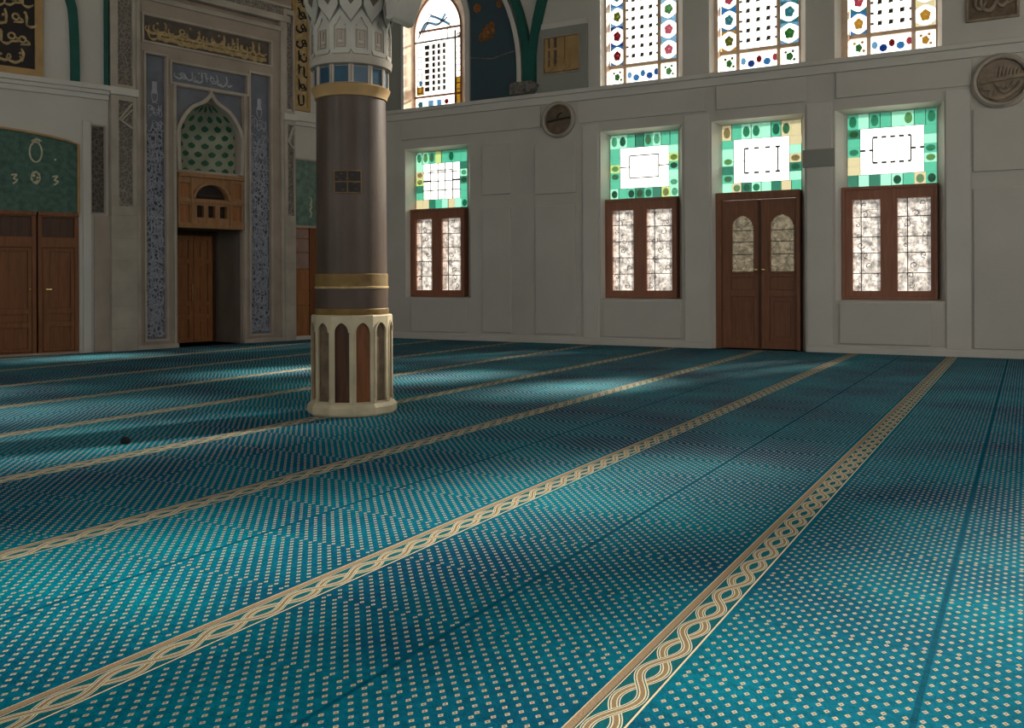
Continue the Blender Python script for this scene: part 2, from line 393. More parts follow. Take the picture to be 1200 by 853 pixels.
def carpet_mat():
    m, nt, b = new_mat('teal_prayer_carpet')
    uv = nd(nt, 'ShaderNodeUVMap'); uv.uv_map = 'rows'
    sp = nd(nt, 'ShaderNodeSeparateXYZ'); nt.links.new(uv.outputs[0], sp.inputs[0])
    U, V = sp.outputs[0], sp.outputs[1]
    dv = mth(nt, 'SUBTRACT', V, mth(nt, 'ROUND', V)); dv = mth(nt, 'MULTIPLY', dv, 1.38)      # metres from the band's middle
    adv = mth(nt, 'ABSOLUTE', dv)
    # the field of small lozenges
    um = mth(nt, 'FLOORED_MODULO', U, .4925)
    a = mth(nt, 'DIVIDE', mth(nt, 'SUBTRACT', um, .0145), .058); bb = mth(nt, 'DIVIDE', dv, .0515)
    def cell(off):
        fa = mth(nt, 'PINGPONG', mth(nt, 'ADD', a, off), .5) if False else mth(nt, 'SUBTRACT', mth(nt, 'ADD', a, off), mth(nt, 'ROUND', mth(nt, 'ADD', a, off)))
        fb = mth(nt, 'SUBTRACT', mth(nt, 'ADD', bb, off), mth(nt, 'ROUND', mth(nt, 'ADD', bb, off)))
        return mth(nt, 'ADD', mth(nt, 'MULTIPLY', mth(nt, 'ABSOLUTE', fa), .058 / .0115), mth(nt, 'MULTIPLY', mth(nt, 'ABSOLUTE', fb), .0515 / .0087))
    d = mth(nt, 'MINIMUM', cell(0.0), cell(.5))
    field = mth(nt, 'MULTIPLY', mth(nt, 'GREATER_THAN', adv, .0901), mth(nt, 'LESS_THAN', adv, .682))
    dot = mth(nt, 'MULTIPLY', mth(nt, 'LESS_THAN', d, 1.0), field)
    core = mth(nt, 'LESS_THAN', d, .42)
    # random pile tone; its navy patches also paint in the floor's patchy shade
    n = nd(nt, 'ShaderNodeTexNoise'); n.inputs['Scale'].default_value = 1.1; n.inputs['Detail'].default_value = 3; nt.links.new(uv.outputs[0], n.inputs['Vector'])
    nf = nd(nt, 'ShaderNodeTexNoise'); nf.inputs['Scale'].default_value = 28; nf.inputs['Detail'].default_value = 4; nt.links.new(uv.outputs[0], nf.inputs['Vector'])
    mr = nd(nt, 'ShaderNodeMapRange'); mr.inputs[1].default_value = .35; mr.inputs[2].default_value = .68; nt.links.new(n.outputs[0], mr.inputs[0])
    mf = nd(nt, 'ShaderNodeMapRange'); mf.inputs[1].default_value = .3; mf.inputs[2].default_value = .7; mf.inputs[3].default_value = .75; mf.inputs[4].default_value = 1.2; nt.links.new(nf.outputs[0], mf.inputs[0])
    base = mixc(nt, mr.outputs[0], (.0, .145, .205), (.002, .055, .11))
    seam = mth(nt, 'MULTIPLY', mth(nt, 'GREATER_THAN', adv, .682), mth(nt, 'GREATER_THAN', V, -7.0))
    base = mixc(nt, seam, base, (.0, .065, .105))
    mul = nd(nt, 'ShaderNodeVectorMath', operation='SCALE'); nt.links.new(base, mul.inputs[0]); nt.links.new(mf.outputs[0], mul.inputs['Scale'])
    base = mul.outputs[0]
    dotc = mixc(nt, core, (.43, .385, .29), (.20, .13, .065))
    c = mixc(nt, dot, base, dotc)
    # the braided border band
    inb = mth(nt, 'LESS_THAN', adv, .0725)
    q = mth(nt, 'DIVIDE', mth(nt, 'SUBTRACT', dv, .014), .046)
    ph = mth(nt, 'MULTIPLY', U, math.pi / .18)
    sn, cs = mth(nt, 'SINE', ph), mth(nt, 'COSINE', ph)
    tan, cream, dark = (.25, .17, .095), (.66, .56, .38), (.004, .065, .08)
    band = (.006, .10, .12)
    def strand(cur, amp, sgn):
        y = mth(nt, 'MULTIPLY', sn, amp * sgn)
        slope = mth(nt, 'MULTIPLY', cs, amp * .046 * math.pi / .18)
        nrm = mth(nt, 'SQRT', mth(nt, 'ADD', mth(nt, 'MULTIPLY', slope, slope), 1))
        dd = mth(nt, 'DIVIDE', mth(nt, 'ABSOLUTE', mth(nt, 'SUBTRACT', q, y)), nrm)
        o = cur
        for wd, col in ((.36, cream), (.29, band), (.215, cream), (.135, tan)): o = mixc(nt, mth(nt, 'LESS_THAN', dd, wd), o, col)
        return o
    n0 = nd(nt, 'ShaderNodeRGB'); n0.outputs[0].default_value = (*band, 1); cur = n0.outputs[0]
    cur = strand(strand(cur, .70, -1), .70, 1)
    cur = mixc(nt, mth(nt, 'GREATER_THAN', mth(nt, 'ABSOLUTE', q), 1.05), cur, dark)
    cur = mixc(nt, mth(nt, 'GREATER_THAN', dv, .0665), cur, cream)
    pl = mth(nt, 'LESS_THAN', dv, -.038); cur = mixc(nt, pl, cur, cream)
    cur = mixc(nt, mth(nt, 'LESS_THAN', dv, -.0415), cur, dark)
    cur = mixc(nt, mth(nt, 'LESS_THAN', dv, -.0455), cur, (.29, .20, .12))
    cur = mixc(nt, mth(nt, 'LESS_THAN', dv, -.0695), cur, cream)
    c = mixc(nt, inb, c, cur)
    nt.links.new(c, b.inputs['Base Color'])
    b.inputs['Roughness'].default_value = .95; b.inputs['Specular IOR Level'].default_value = .02
    
    bp = nd(nt, 'ShaderNodeBump'); bp.inputs['Strength'].default_value = .35; bp.inputs['Distance'].default_value = .01
    n3 = nd(nt, 'ShaderNodeTexNoise'); n3.inputs['Scale'].default_value = 160; nt.links.new(uv.outputs[0], n3.inputs['Vector'])
    nt.links.new(n3.outputs[0], bp.inputs['Height']); nt.links.new(bp.outputs[0], b.inputs['Normal'])
    return m
M['carpet'] = carpet_mat()

# ------------------------------------------------------------------ floor, ceiling, outside ground
LWs, LW_W = 4.2316, -11.677           # where wall L meets the window wall (s on L, s on W)
L0_L = 1.53                           # end of L0 beside the niche's pilaster
rows = [6.7, 5.0, 3.2, 1.82, .43, -.937, -2.235, -3.59, -4.98, -6.43, -7.88, -9.47, -11.15, -12.8, -14.4, -16.0]
def floor_obj():
    me = bpy.data.meshes.new('floor'); vs = []; fs = []; uvs = []
    u0, u1 = BU - .3, 14.9; nu = 20
    edges = []
    for k, c in enumerate(rows):
        edges.append((c, -float(k)))
    edges.append((-17.6, -16.0))
    for k, (v, V) in enumerate(edges):
        for i in range(nu + 1):
            u = u0 + (u1 - u0) * i / nu; p = S * u + N * v
            vs.append((p.x, p.y, 0)); uvs.append((u, V))
    for k in range(len(edges) - 1):
        for i in range(nu):
            a = k * (nu + 1) + i; fs.append((a, a + 1, a + nu + 2, a + nu + 1))
    me.from_pydata(vs, [], fs); ul = me.uv_layers.new(name='rows')
    for lp in me.loops: ul.data[lp.index].uv = uvs[lp.vertex_index]
    me.materials.append(M['carpet']); me.update()
    if me.polygons[0].normal.z < 0: me.flip_normals()
    o = bpy.data.objects.new('floor', me); COL.objects.link(o)
    tag(o, 'teal fitted prayer carpet with small cream lozenges and braided beige row bands', 'carpet', kind='structure')
floor_obj()

pA = L0.at(-9.2); P_ = [W.at(LW_W), W.at(RV), BK.at(0), BK.at(RV - LV), pA, L0.at(L0_L + .3)]
mb = MB(); n = len(P_)
mb.add([(p.x, p.y, CEIL) for p in P_] + [(p.x, p.y, CEIL + .3) for p in P_], [tuple(reversed(range(n))), tuple(range(n, 2 * n))] + [(i, (i + 1) % n, (i + 1) % n + n, i + n) for i in range(n)])
single('ceiling', 'plain pale ceiling high above the prayer hall', 'ceiling', mb, M['ceil'], WORLD, (0, 0, 0), kind='structure')
mb = MB()
mb.add([(-60, 10, -.4), (80, -20, -.4), (80, 90, -.4), (-60, 90, -.4)], [(0, 1, 2, 3)])
single('ground', 'pale paved ground outside the windows', 'ground', mb, M['ground'], WORLD, (0, 0, -.4), kind='structure')

# unseen right and back walls with tall window openings
def plain_wall(name, wl, length, ops, label):
    mb = MB(); holes = [arch(a, b, 1.4, 5.2, 6.2) for a, b in ops]
    mb.prism([rect(-.3, length + .3, -.05, CEIL + .1)] + holes, 0, .4)
    single(name, label, 'wall', mb, M['plaster'], wl, (0, 0, 0), kind='structure')
plain_wall('wall_right', R_, 14.2 - BU, [(14.2 - u - .85, 14.2 - u + .85) for u in (10.0, 5.5, 1.0)], 'plain plastered wall with three tall window openings on the right')
plain_wall('wall_back', BK, RV - LV, [(RV - v - .85, RV - v + .85) for v in (3.6, -1.0, -6.5, -12.0)], 'plain plastered wall with tall window openings behind the camera')
d = BK.at(RV - LV) - pA
if d.length > .2:
    wl = Wall((BK.at(RV - LV).x, BK.at(RV - LV).y), (-d.x, -d.y))
    mb = MB().prism([rect(-.2, d.length + .2, -.05, CEIL + .1)], 0, .4)
    single('wall_far_left', 'plain plastered end wall on the far left', 'wall', mb, M['plaster'], wl, (0, 0, 0), kind='structure')

# ------------------------------------------------------------------ window wall
DEP = .30
SILL, TRB, TRH = .80, 2.455, 3.555                        # sill, transom bar, head of the lower openings
LEDB, LEDT, USILL = 4.15, 4.33, 4.375
low = []                                                  # (outer left px, glass left px, right px, outer right px)
for ol, gl_, gr, orr in ((475, 488, 548.5, 551), (704, 715.5, 796, 799.5), (979, 993.5, 1099, 1107)):
    low.append((W.px(ol, 250)[0], W.px(gl_, 250, DEP)[0], W.px(gr, 250, DEP)[0], W.px(orr, 250)[0]))
door = (W.px(834.5, 300)[0], W.px(847, 300, DEP)[0], W.px(940, 300, DEP)[0], W.px(943.5, 300)[0])
upp = []
for ol, gl_, gr, orr in ((703.5, 714.5, 794, 800), (831, 844, 937.5, 944), (978, 995, 1098, 1104)):
    upp.append((W.px(ol, 60)[0], W.px(gl_, 60, DEP)[0], W.px(gr, 60, DEP)[0], W.px(orr, 60)[0]))
ol, gl_, gr, orr = 474, 487, 541, 546
for c_ in (1.75, 4.05): upp.append((c_ - .72, c_ - .6, c_ + .6, c_ + .7))  # two unseen windows added to cast sun pools on the foreground carpet
u1 = (W.px(ol, 100)[0], W.px(gl_, 100, DEP)[0], W.px(gr, 100, DEP)[0], W.px(orr, 100)[0])
USPR, UAPX = 6.2, 7.0                                     # the three wide upper windows
Z1S, Z1A = W.px(487, 40, DEP)[1], W.px(511, -8, DEP)[1]

outline = rect(LW_W - .45, RV + .4, -.05, CEIL + .1)
holes = [rect(a, d_, SILL - .03, TRH + .04) for a, b, c, d_ in low]
holes.append(rect(door[0], door[3], .0, TRH + .04))
holes += [arch(a, d_, USILL - .04, USPR, UAPX + .1) for a, b, c, d_ in upp]
holes.append(arch(u1[0], u1[3], USILL - .05, Z1S, Z1A + .15))
mb = MB().prism([outline] + holes, 0, .5)
single('wall_window_side', 'off-white plastered wall with stained glass windows and a wooden door', 'wall', mb, M['plaster'], W, (LW_W, 0, 0), kind='structure')

trim_n = [0]
def trim(mb, mat, label, wall=W, o=(0, 0, 0), bevel=.006, name=None):
    trim_n[0] += 1
    return single(name or 'trim_%d' % trim_n[0], label, 'trim', mb, mat, wall, o, kind='structure', bevel=bevel)

def reveal(outer, inner, y1):
    """splayed lining from the wall face to the glass"""
    mb = MB(); n = len(outer)
    mb.add([(s, .0, z) for s, z in outer] + [(s, y1, z) for s, z in inner], [(i, (i + 1) % n, (i + 1) % n + n, i + n) for i in range(n)])
    mb.add([(s, .012, z) for s, z in outer] + [(s, y1 + .012, z) for s, z in inner], [])
    return mb

# ledge, band panels, pilasters, lower panels, baseboard
mb = MB().box(LW_W, RV, -.07, .02, LEDT - .05, LEDT + .02).box(LW_W, RV, -.035, .02, LEDB, LEDT - .05)
trim(mb, M['plaster2'], 'projecting off-white ledge running under the upper windows', o=(LW_W, 0, LEDB))
def wpanel(x0, x1, z0, z1, label, yy=290):
    a, b = W.px(x0, yy)[0], W.px(x1, yy)[0]
    mb = MB().box(a, b, -.03, .01, z0, z1)
    trim(mb, M['plaster'], label, o=((a + b) / 2, 0, z0), bevel=.008)
for x0, x1, lb in ((471, 634, 'long raised plaster panel under the ledge left of the small round medallion'),
                   (678, 828, 'long raised plaster panel under the ledge right of the small round medallion'),
                   (840, 944, 'long raised plaster panel above the wooden double door'),
                   (980, 1139, 'long raised plaster panel under the ledge left of the large round medallion')):
    wpanel(x0, x1, 3.765, LEDB - .01, lb, 120)
zz = lambda x, y: W.px(x, y)[1]
wpanel(566, 599, zz(580, 228), zz(580, 170), 'small upper raised plaster panel just right of the leftmost window')
wpanel(566, 599, .16, zz(580, 243), 'tall lower raised plaster panel just right of the leftmost window')
wpanel(628, 675, zz(650, 227), zz(650, 167), 'small upper raised plaster panel under the small round medallion')
wpanel(628, 675, .16, zz(650, 241), 'tall lower raised plaster panel under the small round medallion')
wpanel(482, 546, .14, .76, 'low raised plaster panel beneath the leftmost window')
wpanel(707, 798, .14, .74, 'low raised plaster panel beneath the window left of the door')
wpanel(984, 1090, .14, .74, 'low raised plaster panel beneath the window right of the door')
wpanel(1141, 1240, zz(1170, 200), zz(1170, 126), 'upper raised plaster panel under the large round medallion')
wpanel(1141, 1240, .12, zz(1170, 220), 'tall lower raised plaster panel at the right edge')
for x0, x1, lb in ((803, 832, 'flat plaster pilaster strip just left of the door'), (946, 976, 'flat plaster pilaster strip just right of the door'), (1109, 1138, 'flat plaster pilaster strip right of the rightmost window'), (684, 702, 'narrow plaster strip left of the middle window')):
    a, b = W.px(x0, 290)[0], W.px(x1, 290)[0]
    trim(MB().box(a, b, -.03, .01, .1, 3.72), M['plaster2'], lb, o=((a + b) / 2, 0, .1))
a, b = W.px(941, 185)[0], W.px(979, 185)[0]
trim(MB().box(a, b, -.045, -.028, zz(960, 196), zz(960, 175)), M['greyplaster'], 'grey band crossing the pilaster strip right of the door', o=((a + b) / 2, 0, 2.8))
mb = MB()
segs = [(LW_W, door[0] - .02), (door[3] + .02, RV)]
for a, b in segs: mb.box(a, b, -.04, .01, 0, .085).box(a, b, -.025, .01, .085, .115)
single('baseboard_window_side', 'low off-white skirting along the window wall', 'baseboard', mb, M['plaster2'], W, (0, 0, 0), kind='structure', bevel=.004)

def lower_window(idx, L4, label, rng, notch=0):
    a, gl_, gr, d_ = L4
    t = Thing('window_%d' % idx, label, 'window', W, ((gl_ + gr) / 2, DEP, SILL), kind='structure')
    lin = reveal(rect(a, d_, SILL - .03, TRH + .04), rect(gl_, gr, SILL, TRH), DEP)
    t.part('window_reveal', lin, M['plaster2'])
    # wooden casement
    s0, s1 = gl_ - .06, gr + .01; y0, y1 = DEP - .17, DEP + .04
    z0, z1 = SILL - .01, TRB
    wd = s1 - s0; st = wd * .115; mid = (s0 + s1) / 2
    pz0, pz1 = z0 + .125, z1 - .19
    p1 = (s0 + st, mid - st * .78); p2 = (mid + st * .78, s1 - st * .62)
    fr = MB().prism([rect(s0, s1, z0, z1), rect(p1[0], p1[1], pz0, pz1), rect(p2[0], p2[1], pz0, pz1)], y0 + .03, y1)
    fr.frame(s0, s1, z0, z1, .045, y0, y0 + .03)
    t.part('casement_frame', fr, M['wood'], bevel=.006)
    for p in (p1, p2):
        g = MB().box(p[0] - .01, p[1] + .01, y0 + .07, y0 + .075, pz0 - .01, pz1 + .01)
        pane = t.part('frosted_pane', g, G['frost'])
        b = MB()
        for k in range(1, 5):
            zq = pz0 + (pz1 - pz0) * k / 5 + rng.uniform(-.02, .02)
            b.box(p[0], p[1], y0 + .06, y0 + .07, zq - .006, zq + .006)
        x_ = p[0] + (p[1] - p[0]) * .3
        b.box(x_ - .006, x_ + .006, y0 + .06, y0 + .07, pz0, pz1)
        # vine scrolls of the iron grille
        for k in range(9):
            cz = pz0 + (pz1 - pz0) * (k + .5) / 9; cx_ = rng.uniform(p[0] + .06, p[1] - .06); r = rng.uniform(.03, .06)
            b.ribbon([(cx_ + r * q / 10 * math.cos(q * .75 + k), cz + r * q / 10 * math.sin(q * .75 + k)) for q in range(2, 12)], .009, y0 + .06, y0 + .068)
        ob = b.build('glazing_bars', M['lead'], W, t.o, pane)
    # stained transom
    z0, z1 = TRB, TRH; s0, s1 = gl_, gr; y = DEP
    g = MB(); nx, nz = 10, 8
    wx, wz = (s1 - s0) / nx, (z1 - z0) / nz
    cm = ['white', 'green1', 'green2', 'green3', 'yellow', 'cream']
    cx0, cx1, cz0, cz1 = s0 + (s1 - s0) * .15, s0 + (s1 - s0) * .855, z0 + (z1 - z0) * .17, z0 + (z1 - z0) * .79
    ld = MB()
    def cells(a, b, c, d2, n1, n2, pal):
        for i in range(n1):
            for j in range(n2):
                xa, xb = a + (b - a) * i / n1, a + (b - a) * (i + 1) / n1; za, zb = c + (d2 - c) * j / n2, c + (d2 - c) * (j + 1) / n2
                g.mat(rng.choice(pal)).box(xa, xb, y, y + .008, za, zb)
                if rng.random() < .45:
                    rx, rz = (xb - xa) * .36, (zb - za) * .36
                    g.mat(rng.choice([1, 2, 3, 4, 5, 2])).prism([circ((xa + xb) / 2, (za + zb) / 2, rx, 10, rz)], y - .004, y)
                if rng.random() < .55: ld.box(xb - .004, xb + .004, y - .01, y, za, zb)
    bp_ = [1, 1, 2, 2, 1, 3, 4, 2, 5]
    cells(s0, s1, z0, cz0, 8, 1, bp_); cells(s0, s1, cz1, z1, 8, 1, bp_)
    cells(s0, cx0, cz0, cz1, 1, 5, bp_); cells(cx1, s1, cz0, cz1, 1, 5, bp_)
    g.mat(0).box(cx0, cx1, y, y + .008, cz0, cz1)
    pane = t.part('stained_transom_pane', g, [G[k] for k in cm])
    w_, h_ = cx1 - cx0, cz1 - cz0
    ia, ib, ic, id_ = cx0 + w_ * .2, cx0 + w_ * .8, cz0 + h_ * .25, cz0 + h_ * .8
    for a_, b_, c_, d3 in ((ia, ib, ic, ic), (ia, ib, id_, id_), (ia, ia, ic, id_), (ib, ib, ic, id_), (cx0, ia, (ic + id_) / 2, (ic + id_) / 2), (ib, cx1, (ic + id_) / 2, (ic + id_) / 2)):
        if a_ == b_: ld.box(a_ - .01, a_ + .01, y - .012, y, c_, d3)
        elif notch == 0: ld.box(a_, b_, y - .012, y, c_ - .01, c_ + .01)
        else:
            k = 0; x_ = a_
            while x_ < b_:
                ld.box(x_, min(b_, x_ + .07), y - .012, y, c_ - .016, c_ + .016); x_ += .12
    if idx == 1:
        for k in range(1, 5):
            x_ = cx0 + w_ * k / 5; ld.box(x_ - .009, x_ + .009, y - .012, y, cz0, cz1)
        for k in range(1, 4):
            zq = cz0 + h_ * k / 4; ld.box(cx0, cx1, y - .012, y, zq - .009, zq + .009)
    ld.frame(cx0 - .004, cx1 + .004, cz0 - .004, cz1 + .004, .007, y - .01, y)
    ld.build('leading', M['lead'], W, t.o, pane)
    t.part('transom_frame', MB().frame(s0 - .02, s1 + .02, z0 - .01, z1 + .02, .025, y - .02, y + .03), M['plaster2'])
lower_window(1, low[0], 'leftmost lower window with stained transom and brown casement, beside the pillar', random.Random(3))
lower_window(2, low[1], 'lower window with stained transom and brown casement, just left of the door', random.Random(5), 0)
lower_window(3, low[2], 'lower window with stained transom and brown casement, just right of the door', random.Random(8), 1)

# the door under its stained transom
def entrance():
    a, gl_, gr, d_ = door
    t = Thing('door_1', 'brown wooden double door with pointed frosted lights under a stained transom', 'door', W, ((gl_ + gr) / 2, DEP, 0), kind='structure')
    lin = reveal(rect(a, d_, 0, TRH + .04), rect(gl_, gr, 0, TRH), DEP)
    t.part('door_reveal', lin, M['plaster2'])
    s0, s1 = W.px(836.5, 300, .05)[0], gr + .01; y0, y1 = .05, DEP + .03; TD = 2.465
    jb = MB().prism([[(s0, 0), (s0 + .1, 0), (s0 + .1, TD - .12), (s1 - .06, TD - .12), (s1 - .06, 0), (s1, 0), (s1, TD), (s0, TD)]], y0 + .05, y1)
    t.part('door_frame', jb, M['wooddoor'], bevel=.008)
    l0, l1 = s0 + .1, s1 - .06; mid = W.px(890.5, 317, y0 + .1)[0]
    yl = y0 + .11
    for k, (p, q) in enumerate(((l0, mid - .004), (mid + .004, l1))):
        lw = q - p; st = lw * .2
        ga, gb = (W.px(857.5, 290, yl)[0], W.px(883, 290, yl)[0]) if k == 0 else (W.px(902.5, 290, yl)[0], W.px(930.5, 290, yl)[0])
        gz0, gzs, gza = W.px(890, 318, yl)[1], W.px(890, 264, yl)[1], W.px(890, 251, yl)[1]
        pa, pb = ga - .01, gb + .01
        lp = arch(ga, gb, gz0, gzs, gza, 6)
        lf = MB().prism([rect(p, q, .01, TD - .125), lp, rect(pa, pb, .13, .82), rect(pa, pb, .93, 1.13)], yl, yl + .05)
        lf.box(pa, pb, yl + .022, yl + .05, .13, .82).box(pa, pb, yl + .022, yl + .05, .93, 1.13)
        lf.box(pa + .07, pb - .07, yl + .008, yl + .03, .2, .75)
        lf.ribbon(lp[1:] + [], .028, yl - .014, yl + .01)
        lf.box(ga - .03, gb + .03, yl - .02, yl + .01, gz0 - .03, gz0)
        leaf = t.part('door_leaf', lf, M['wooddoor'], bevel=.004)
        g = MB().prism([arch(ga - .01, gb + .01, gz0 - .01, gzs, gza + .01, 6)], yl + .02, yl + .026)
        ob = g.build('frosted_light', G['frostdim'], W, t.o, leaf)
        b = MB()
        for z_ in (.3, .52, .72): b.box(ga, gb, yl + .01, yl + .02, gz0 + (gza - gz0) * z_ - .006, gz0 + (gza - gz0) * z_ + .006)
        b.build('glazing_bars', M['lead'], W, t.o, leaf)
        hx = mid - .055 if k == 0 else mid + .055
        kn = MB(); prof = [(.0, 0), (.022, .0), (.022, .006), (.01, .01), (.01, .035), (.024, .045), (.028, .06), (.02, .075), (0, .08)]
        kn.lathe(prof, 16, 0, 0, cap=False)
        kn.v = [(hx + x, yl - z, 1.24 + y_) for x, y_, z in kn.v]
        kn.build('door_knob', M['brass'], W, t.o, leaf, smooth=True)
    # meeting strip
    t.part('astragal', MB().box(mid - .02, mid + .02, yl - .018, yl, .02, TD - .14), M['wooddark'], bevel=.004)
    z0, z1 = TD, TRH; s0, s1 = gl_, gr; y = DEP; rng = random.Random(11)
    g = MB(); ld = MB(); cm = ['white', 'green1', 'green2', 'green3', 'yellow', 'cream']
    cx0, cx1, cz0, cz1 = s0 + (s1 - s0) * .15, s0 + (s1 - s0) * .85, z0 + (z1 - z0) * .15, z0 + (z1 - z0) * .78
    for (a_, b_, c_, d3, n1, n2) in ((s0, s1, z0, cz0, 8, 1), (s0, s1, cz1, z1, 8, 1), (s0, cx0, cz0, cz1, 1, 5), (cx1, s1, cz0, cz1, 1, 5)):
        for i in range(n1):
            for j in range(n2):
                xa, xb = a_ + (b_ - a_) * i / n1, a_ + (b_ - a_) * (i + 1) / n1; za, zb = c_ + (d3 - c_) * j / n2, c_ + (d3 - c_) * (j + 1) / n2
                g.mat(rng.choice([1, 1, 2, 2, 3, 4, 5])).box(xa, xb, y, y + .008, za, zb)
                if rng.random() < .5: g.mat(rng.choice([1, 2, 4, 5])).prism([circ((xa + xb) / 2, (za + zb) / 2, (xb - xa) * .36, 10, (zb - za) * .36)], y - .004, y)
                if rng.random() < .6: ld.box(xb - .004, xb + .004, y - .01, y, za, zb)
    g.mat(0).box(cx0, cx1, y, y + .008, cz0, cz1)
    pane = t.part('stained_transom_pane', g, [G[k] for k in cm])
    w_, h_ = cx1 - cx0, cz1 - cz0
    for zq in (cz0 + h_ * .22, cz0 + h_ * .78):
        for xq in (.24, .42, .62, .80): ld.box(cx0 + w_ * xq - .04, cx0 + w_ * xq + .035, y - .012, y, zq - .016, zq + .016)
    for xq in (.2, .8): ld.box(cx0 + w_ * xq - .01, cx0 + w_ * xq + .01, y - .012, y, cz0 + h_ * .22, cz0 + h_ * .78)
    ld.box(cx0, cx0 + w_ * .2, y - .012, y, cz0 + h_ * .5 - .005, cz0 + h_ * .5 + .005).box(cx0 + w_ * .8, cx1, y - .012, y, cz0 + h_ * .5 - .005, cz0 + h_ * .5 + .005)
    ld.frame(cx0 - .004, cx1 + .004, cz0 - .004, cz1 + .004, .007, y - .01, y)
    ld.build('leading', M['lead'], W, t.o, pane)
entrance()

def upper_window(idx, U4, label, rng):
    a, gl_, gr, d_ = U4; y = DEP
    t = Thing('window_%d' % idx, label, 'window', W, ((gl_ + gr) / 2, DEP, USILL), kind='structure')
    o_, i_ = arch(a, d_, USILL - .04, USPR, UAPX + .1), arch(gl_, gr, USILL, USPR, UAPX)
    t.part('window_reveal', reveal(o_, i_, DEP), M['plaster2'])
    wd = gr - gl_; c1, c2 = gl_ + wd * .235, gl_ + wd * .745; zr = USILL + .34
    # tan jamb at the left; its colour stands in for the sunlit reveal
    fr = MB(); bw = .06
    fr.box(gl_ - .14, gl_ + .01, y - .16, y + .02, USILL - .02, USPR)
    for k in range(7): fr.box(gl_ - .145, gl_ - .02, y - .168, y - .15, USILL + .2 + k * .26, USILL + .212 + k * .26)
    for x_ in (c1, c2): fr.box(x_ - bw / 2, x_ + bw / 2, y - .03, y + .02, USILL, UAPX - .35)
    fr.box(gl_, gr, y - .032, y + .022, zr - .03, zr + .03).box(gl_, gr, y - .03, y + .02, USPR - .02, USPR + .03)
    ipts = i_[1:]
    fr.ribbon([(gl_, USILL)] + ipts[1:] + [(gr, USILL)], .03, y - .03, y + .02)
    t.part('window_frame', fr, M['window_tan'], bevel=.004)
    cm = ['white', 'blue', 'paleblue', 'red', 'pink', 'olive', 'leaf', 'amber', 'cream', 'teal', 'deepblue']
    g = MB().prism([i_], y, y + .008)
    def poly(m, pts): g.mat(m).prism([pts], y - .006, y)
    lft = [(3, 1), (3, 10), (5, 2), (9, 1), (7, 2), (3, 1), (4, 1), (5, 2)]; rgt = [(4, 2), (4, 2), (6, 2), (9, 1), (5, 2), (7, 2), (4, 1), (6, 2)]
    if idx == 6: rgt = [(7, 8), (7, 8), (7, 8)] * 3; lft = [(7, 1), (4, 9), (5, 1)] * 3
    if idx == 5: lft = [(5, 7), (9, 1), (4, 1), (9, 1)] * 2; rgt = [(6, 2), (9, 9), (9, 2), (5, 1)] * 2
    for side, (p, q), lst in (('l', (gl_ + .02, c1 - .025), lft), ('r', (c2 + .025, gr - .02), rgt)):
        hw = (q - p) / 2; cx_ = (p + q) / 2; stp = .335; z_ = zr + .19; k = 0
        while z_ < USPR - .1:
            mcol, ccol = lst[k % len(lst)]
            if idx == 4 and side == 'l' and k < 1: pass
            # hourglass corner pieces between the roundels
            for sg in (-1, 1):
                zq = z_ + sg * stp / 2
                poly(ccol, [(cx_ - hw, zq), (cx_ - hw, z_ + sg * .085), (cx_ - hw * .55, z_ + sg * .125), (cx_ - hw * .15, z_ + sg * .15), (cx_ + hw * .15, z_ + sg * .15), (cx_ + hw * .55, z_ + sg * .125), (cx_ + hw, z_ + sg * .085), (cx_ + hw, zq)])
            pts = [(cx_ + hw * .55 * (1 + .12 * math.sin(5 * t_ + k)) * math.cos(t_), z_ + .082 * (1 + .12 * math.sin(5 * t_ + k)) * math.sin(t_)) for t_ in [2 * math.pi * j / 16 for j in range(16)]]
            poly(mcol, pts)
            g.mat(0).prism([circ(cx_ + .01, z_ + .005, .022, 8)], y - .010, y - .006)
            z_ += stp; k += 1
        pts = circ(cx_, USILL + .17, hw * .45, 5, .07); poly(6 if idx != 6 or side == 'l' else 7, pts)
        for (dx, dz) in ((-.06, .07), (.07, -.05), (.05, .08)): poly(5 if idx != 6 else 7, circ(cx_ + dx, USILL + .17 + dz, .025, 6))
    # row of shapes under the middle light
    for k in range(5):
        cx_ = c1 + .08 + k * (c2 - c1 - .14) / 4
        poly([2, 10, 3, 1, 4][k] if idx != 4 else [2, 1, 1, 10, 10][k], circ(cx_, USILL + .16 + (.02, -.03, .03, -.02, .03)[k], .045 + .015 * (k % 2), 7, .06))
    pane = t.part('stained_pane', g, [G[k] for k in cm])
    ld = MB(); nx = 3
    z_ = zr + .16
    while z_ < USPR - .1:
        for i in range(nx):
            x_ = c1 + (c2 - c1) * (i + 1) / (nx + 1); q = .034
            ld.prism([[(x_ - q, z_ - q), (x_ + q * .9, z_ - q * .8), (x_ + q, z_ + q), (x_ - q * .8, z_ + q * .9)]], y - .02, y)
        ld.box(c1, c1 + .07, y - .014, y, z_ - .017, z_ + .017).box(c2 - .06, c2, y - .014, y, z_ - .017, z_ + .017)
        z_ += .157
    ld.build('leading', M['lead'], W, t.o, pane)
upper_window(4, upp[0], 'upper stained glass window with ruby and blue roundels, above the window left of the door', random.Random(1))
upper_window(5, upp[1], 'upper stained glass window with teal and green roundels, directly above the door', random.Random(2))
upper_window(6, upp[2], 'upper stained glass window with amber roundels, above the window right of the door', random.Random(4))

upper_window(8, upp[3], 'upper stained glass window outside the picture, first beyond the right edge', random.Random(6))
upper_window(9, upp[4], 'upper stained glass window outside the picture, second beyond the right edge', random.Random(7))

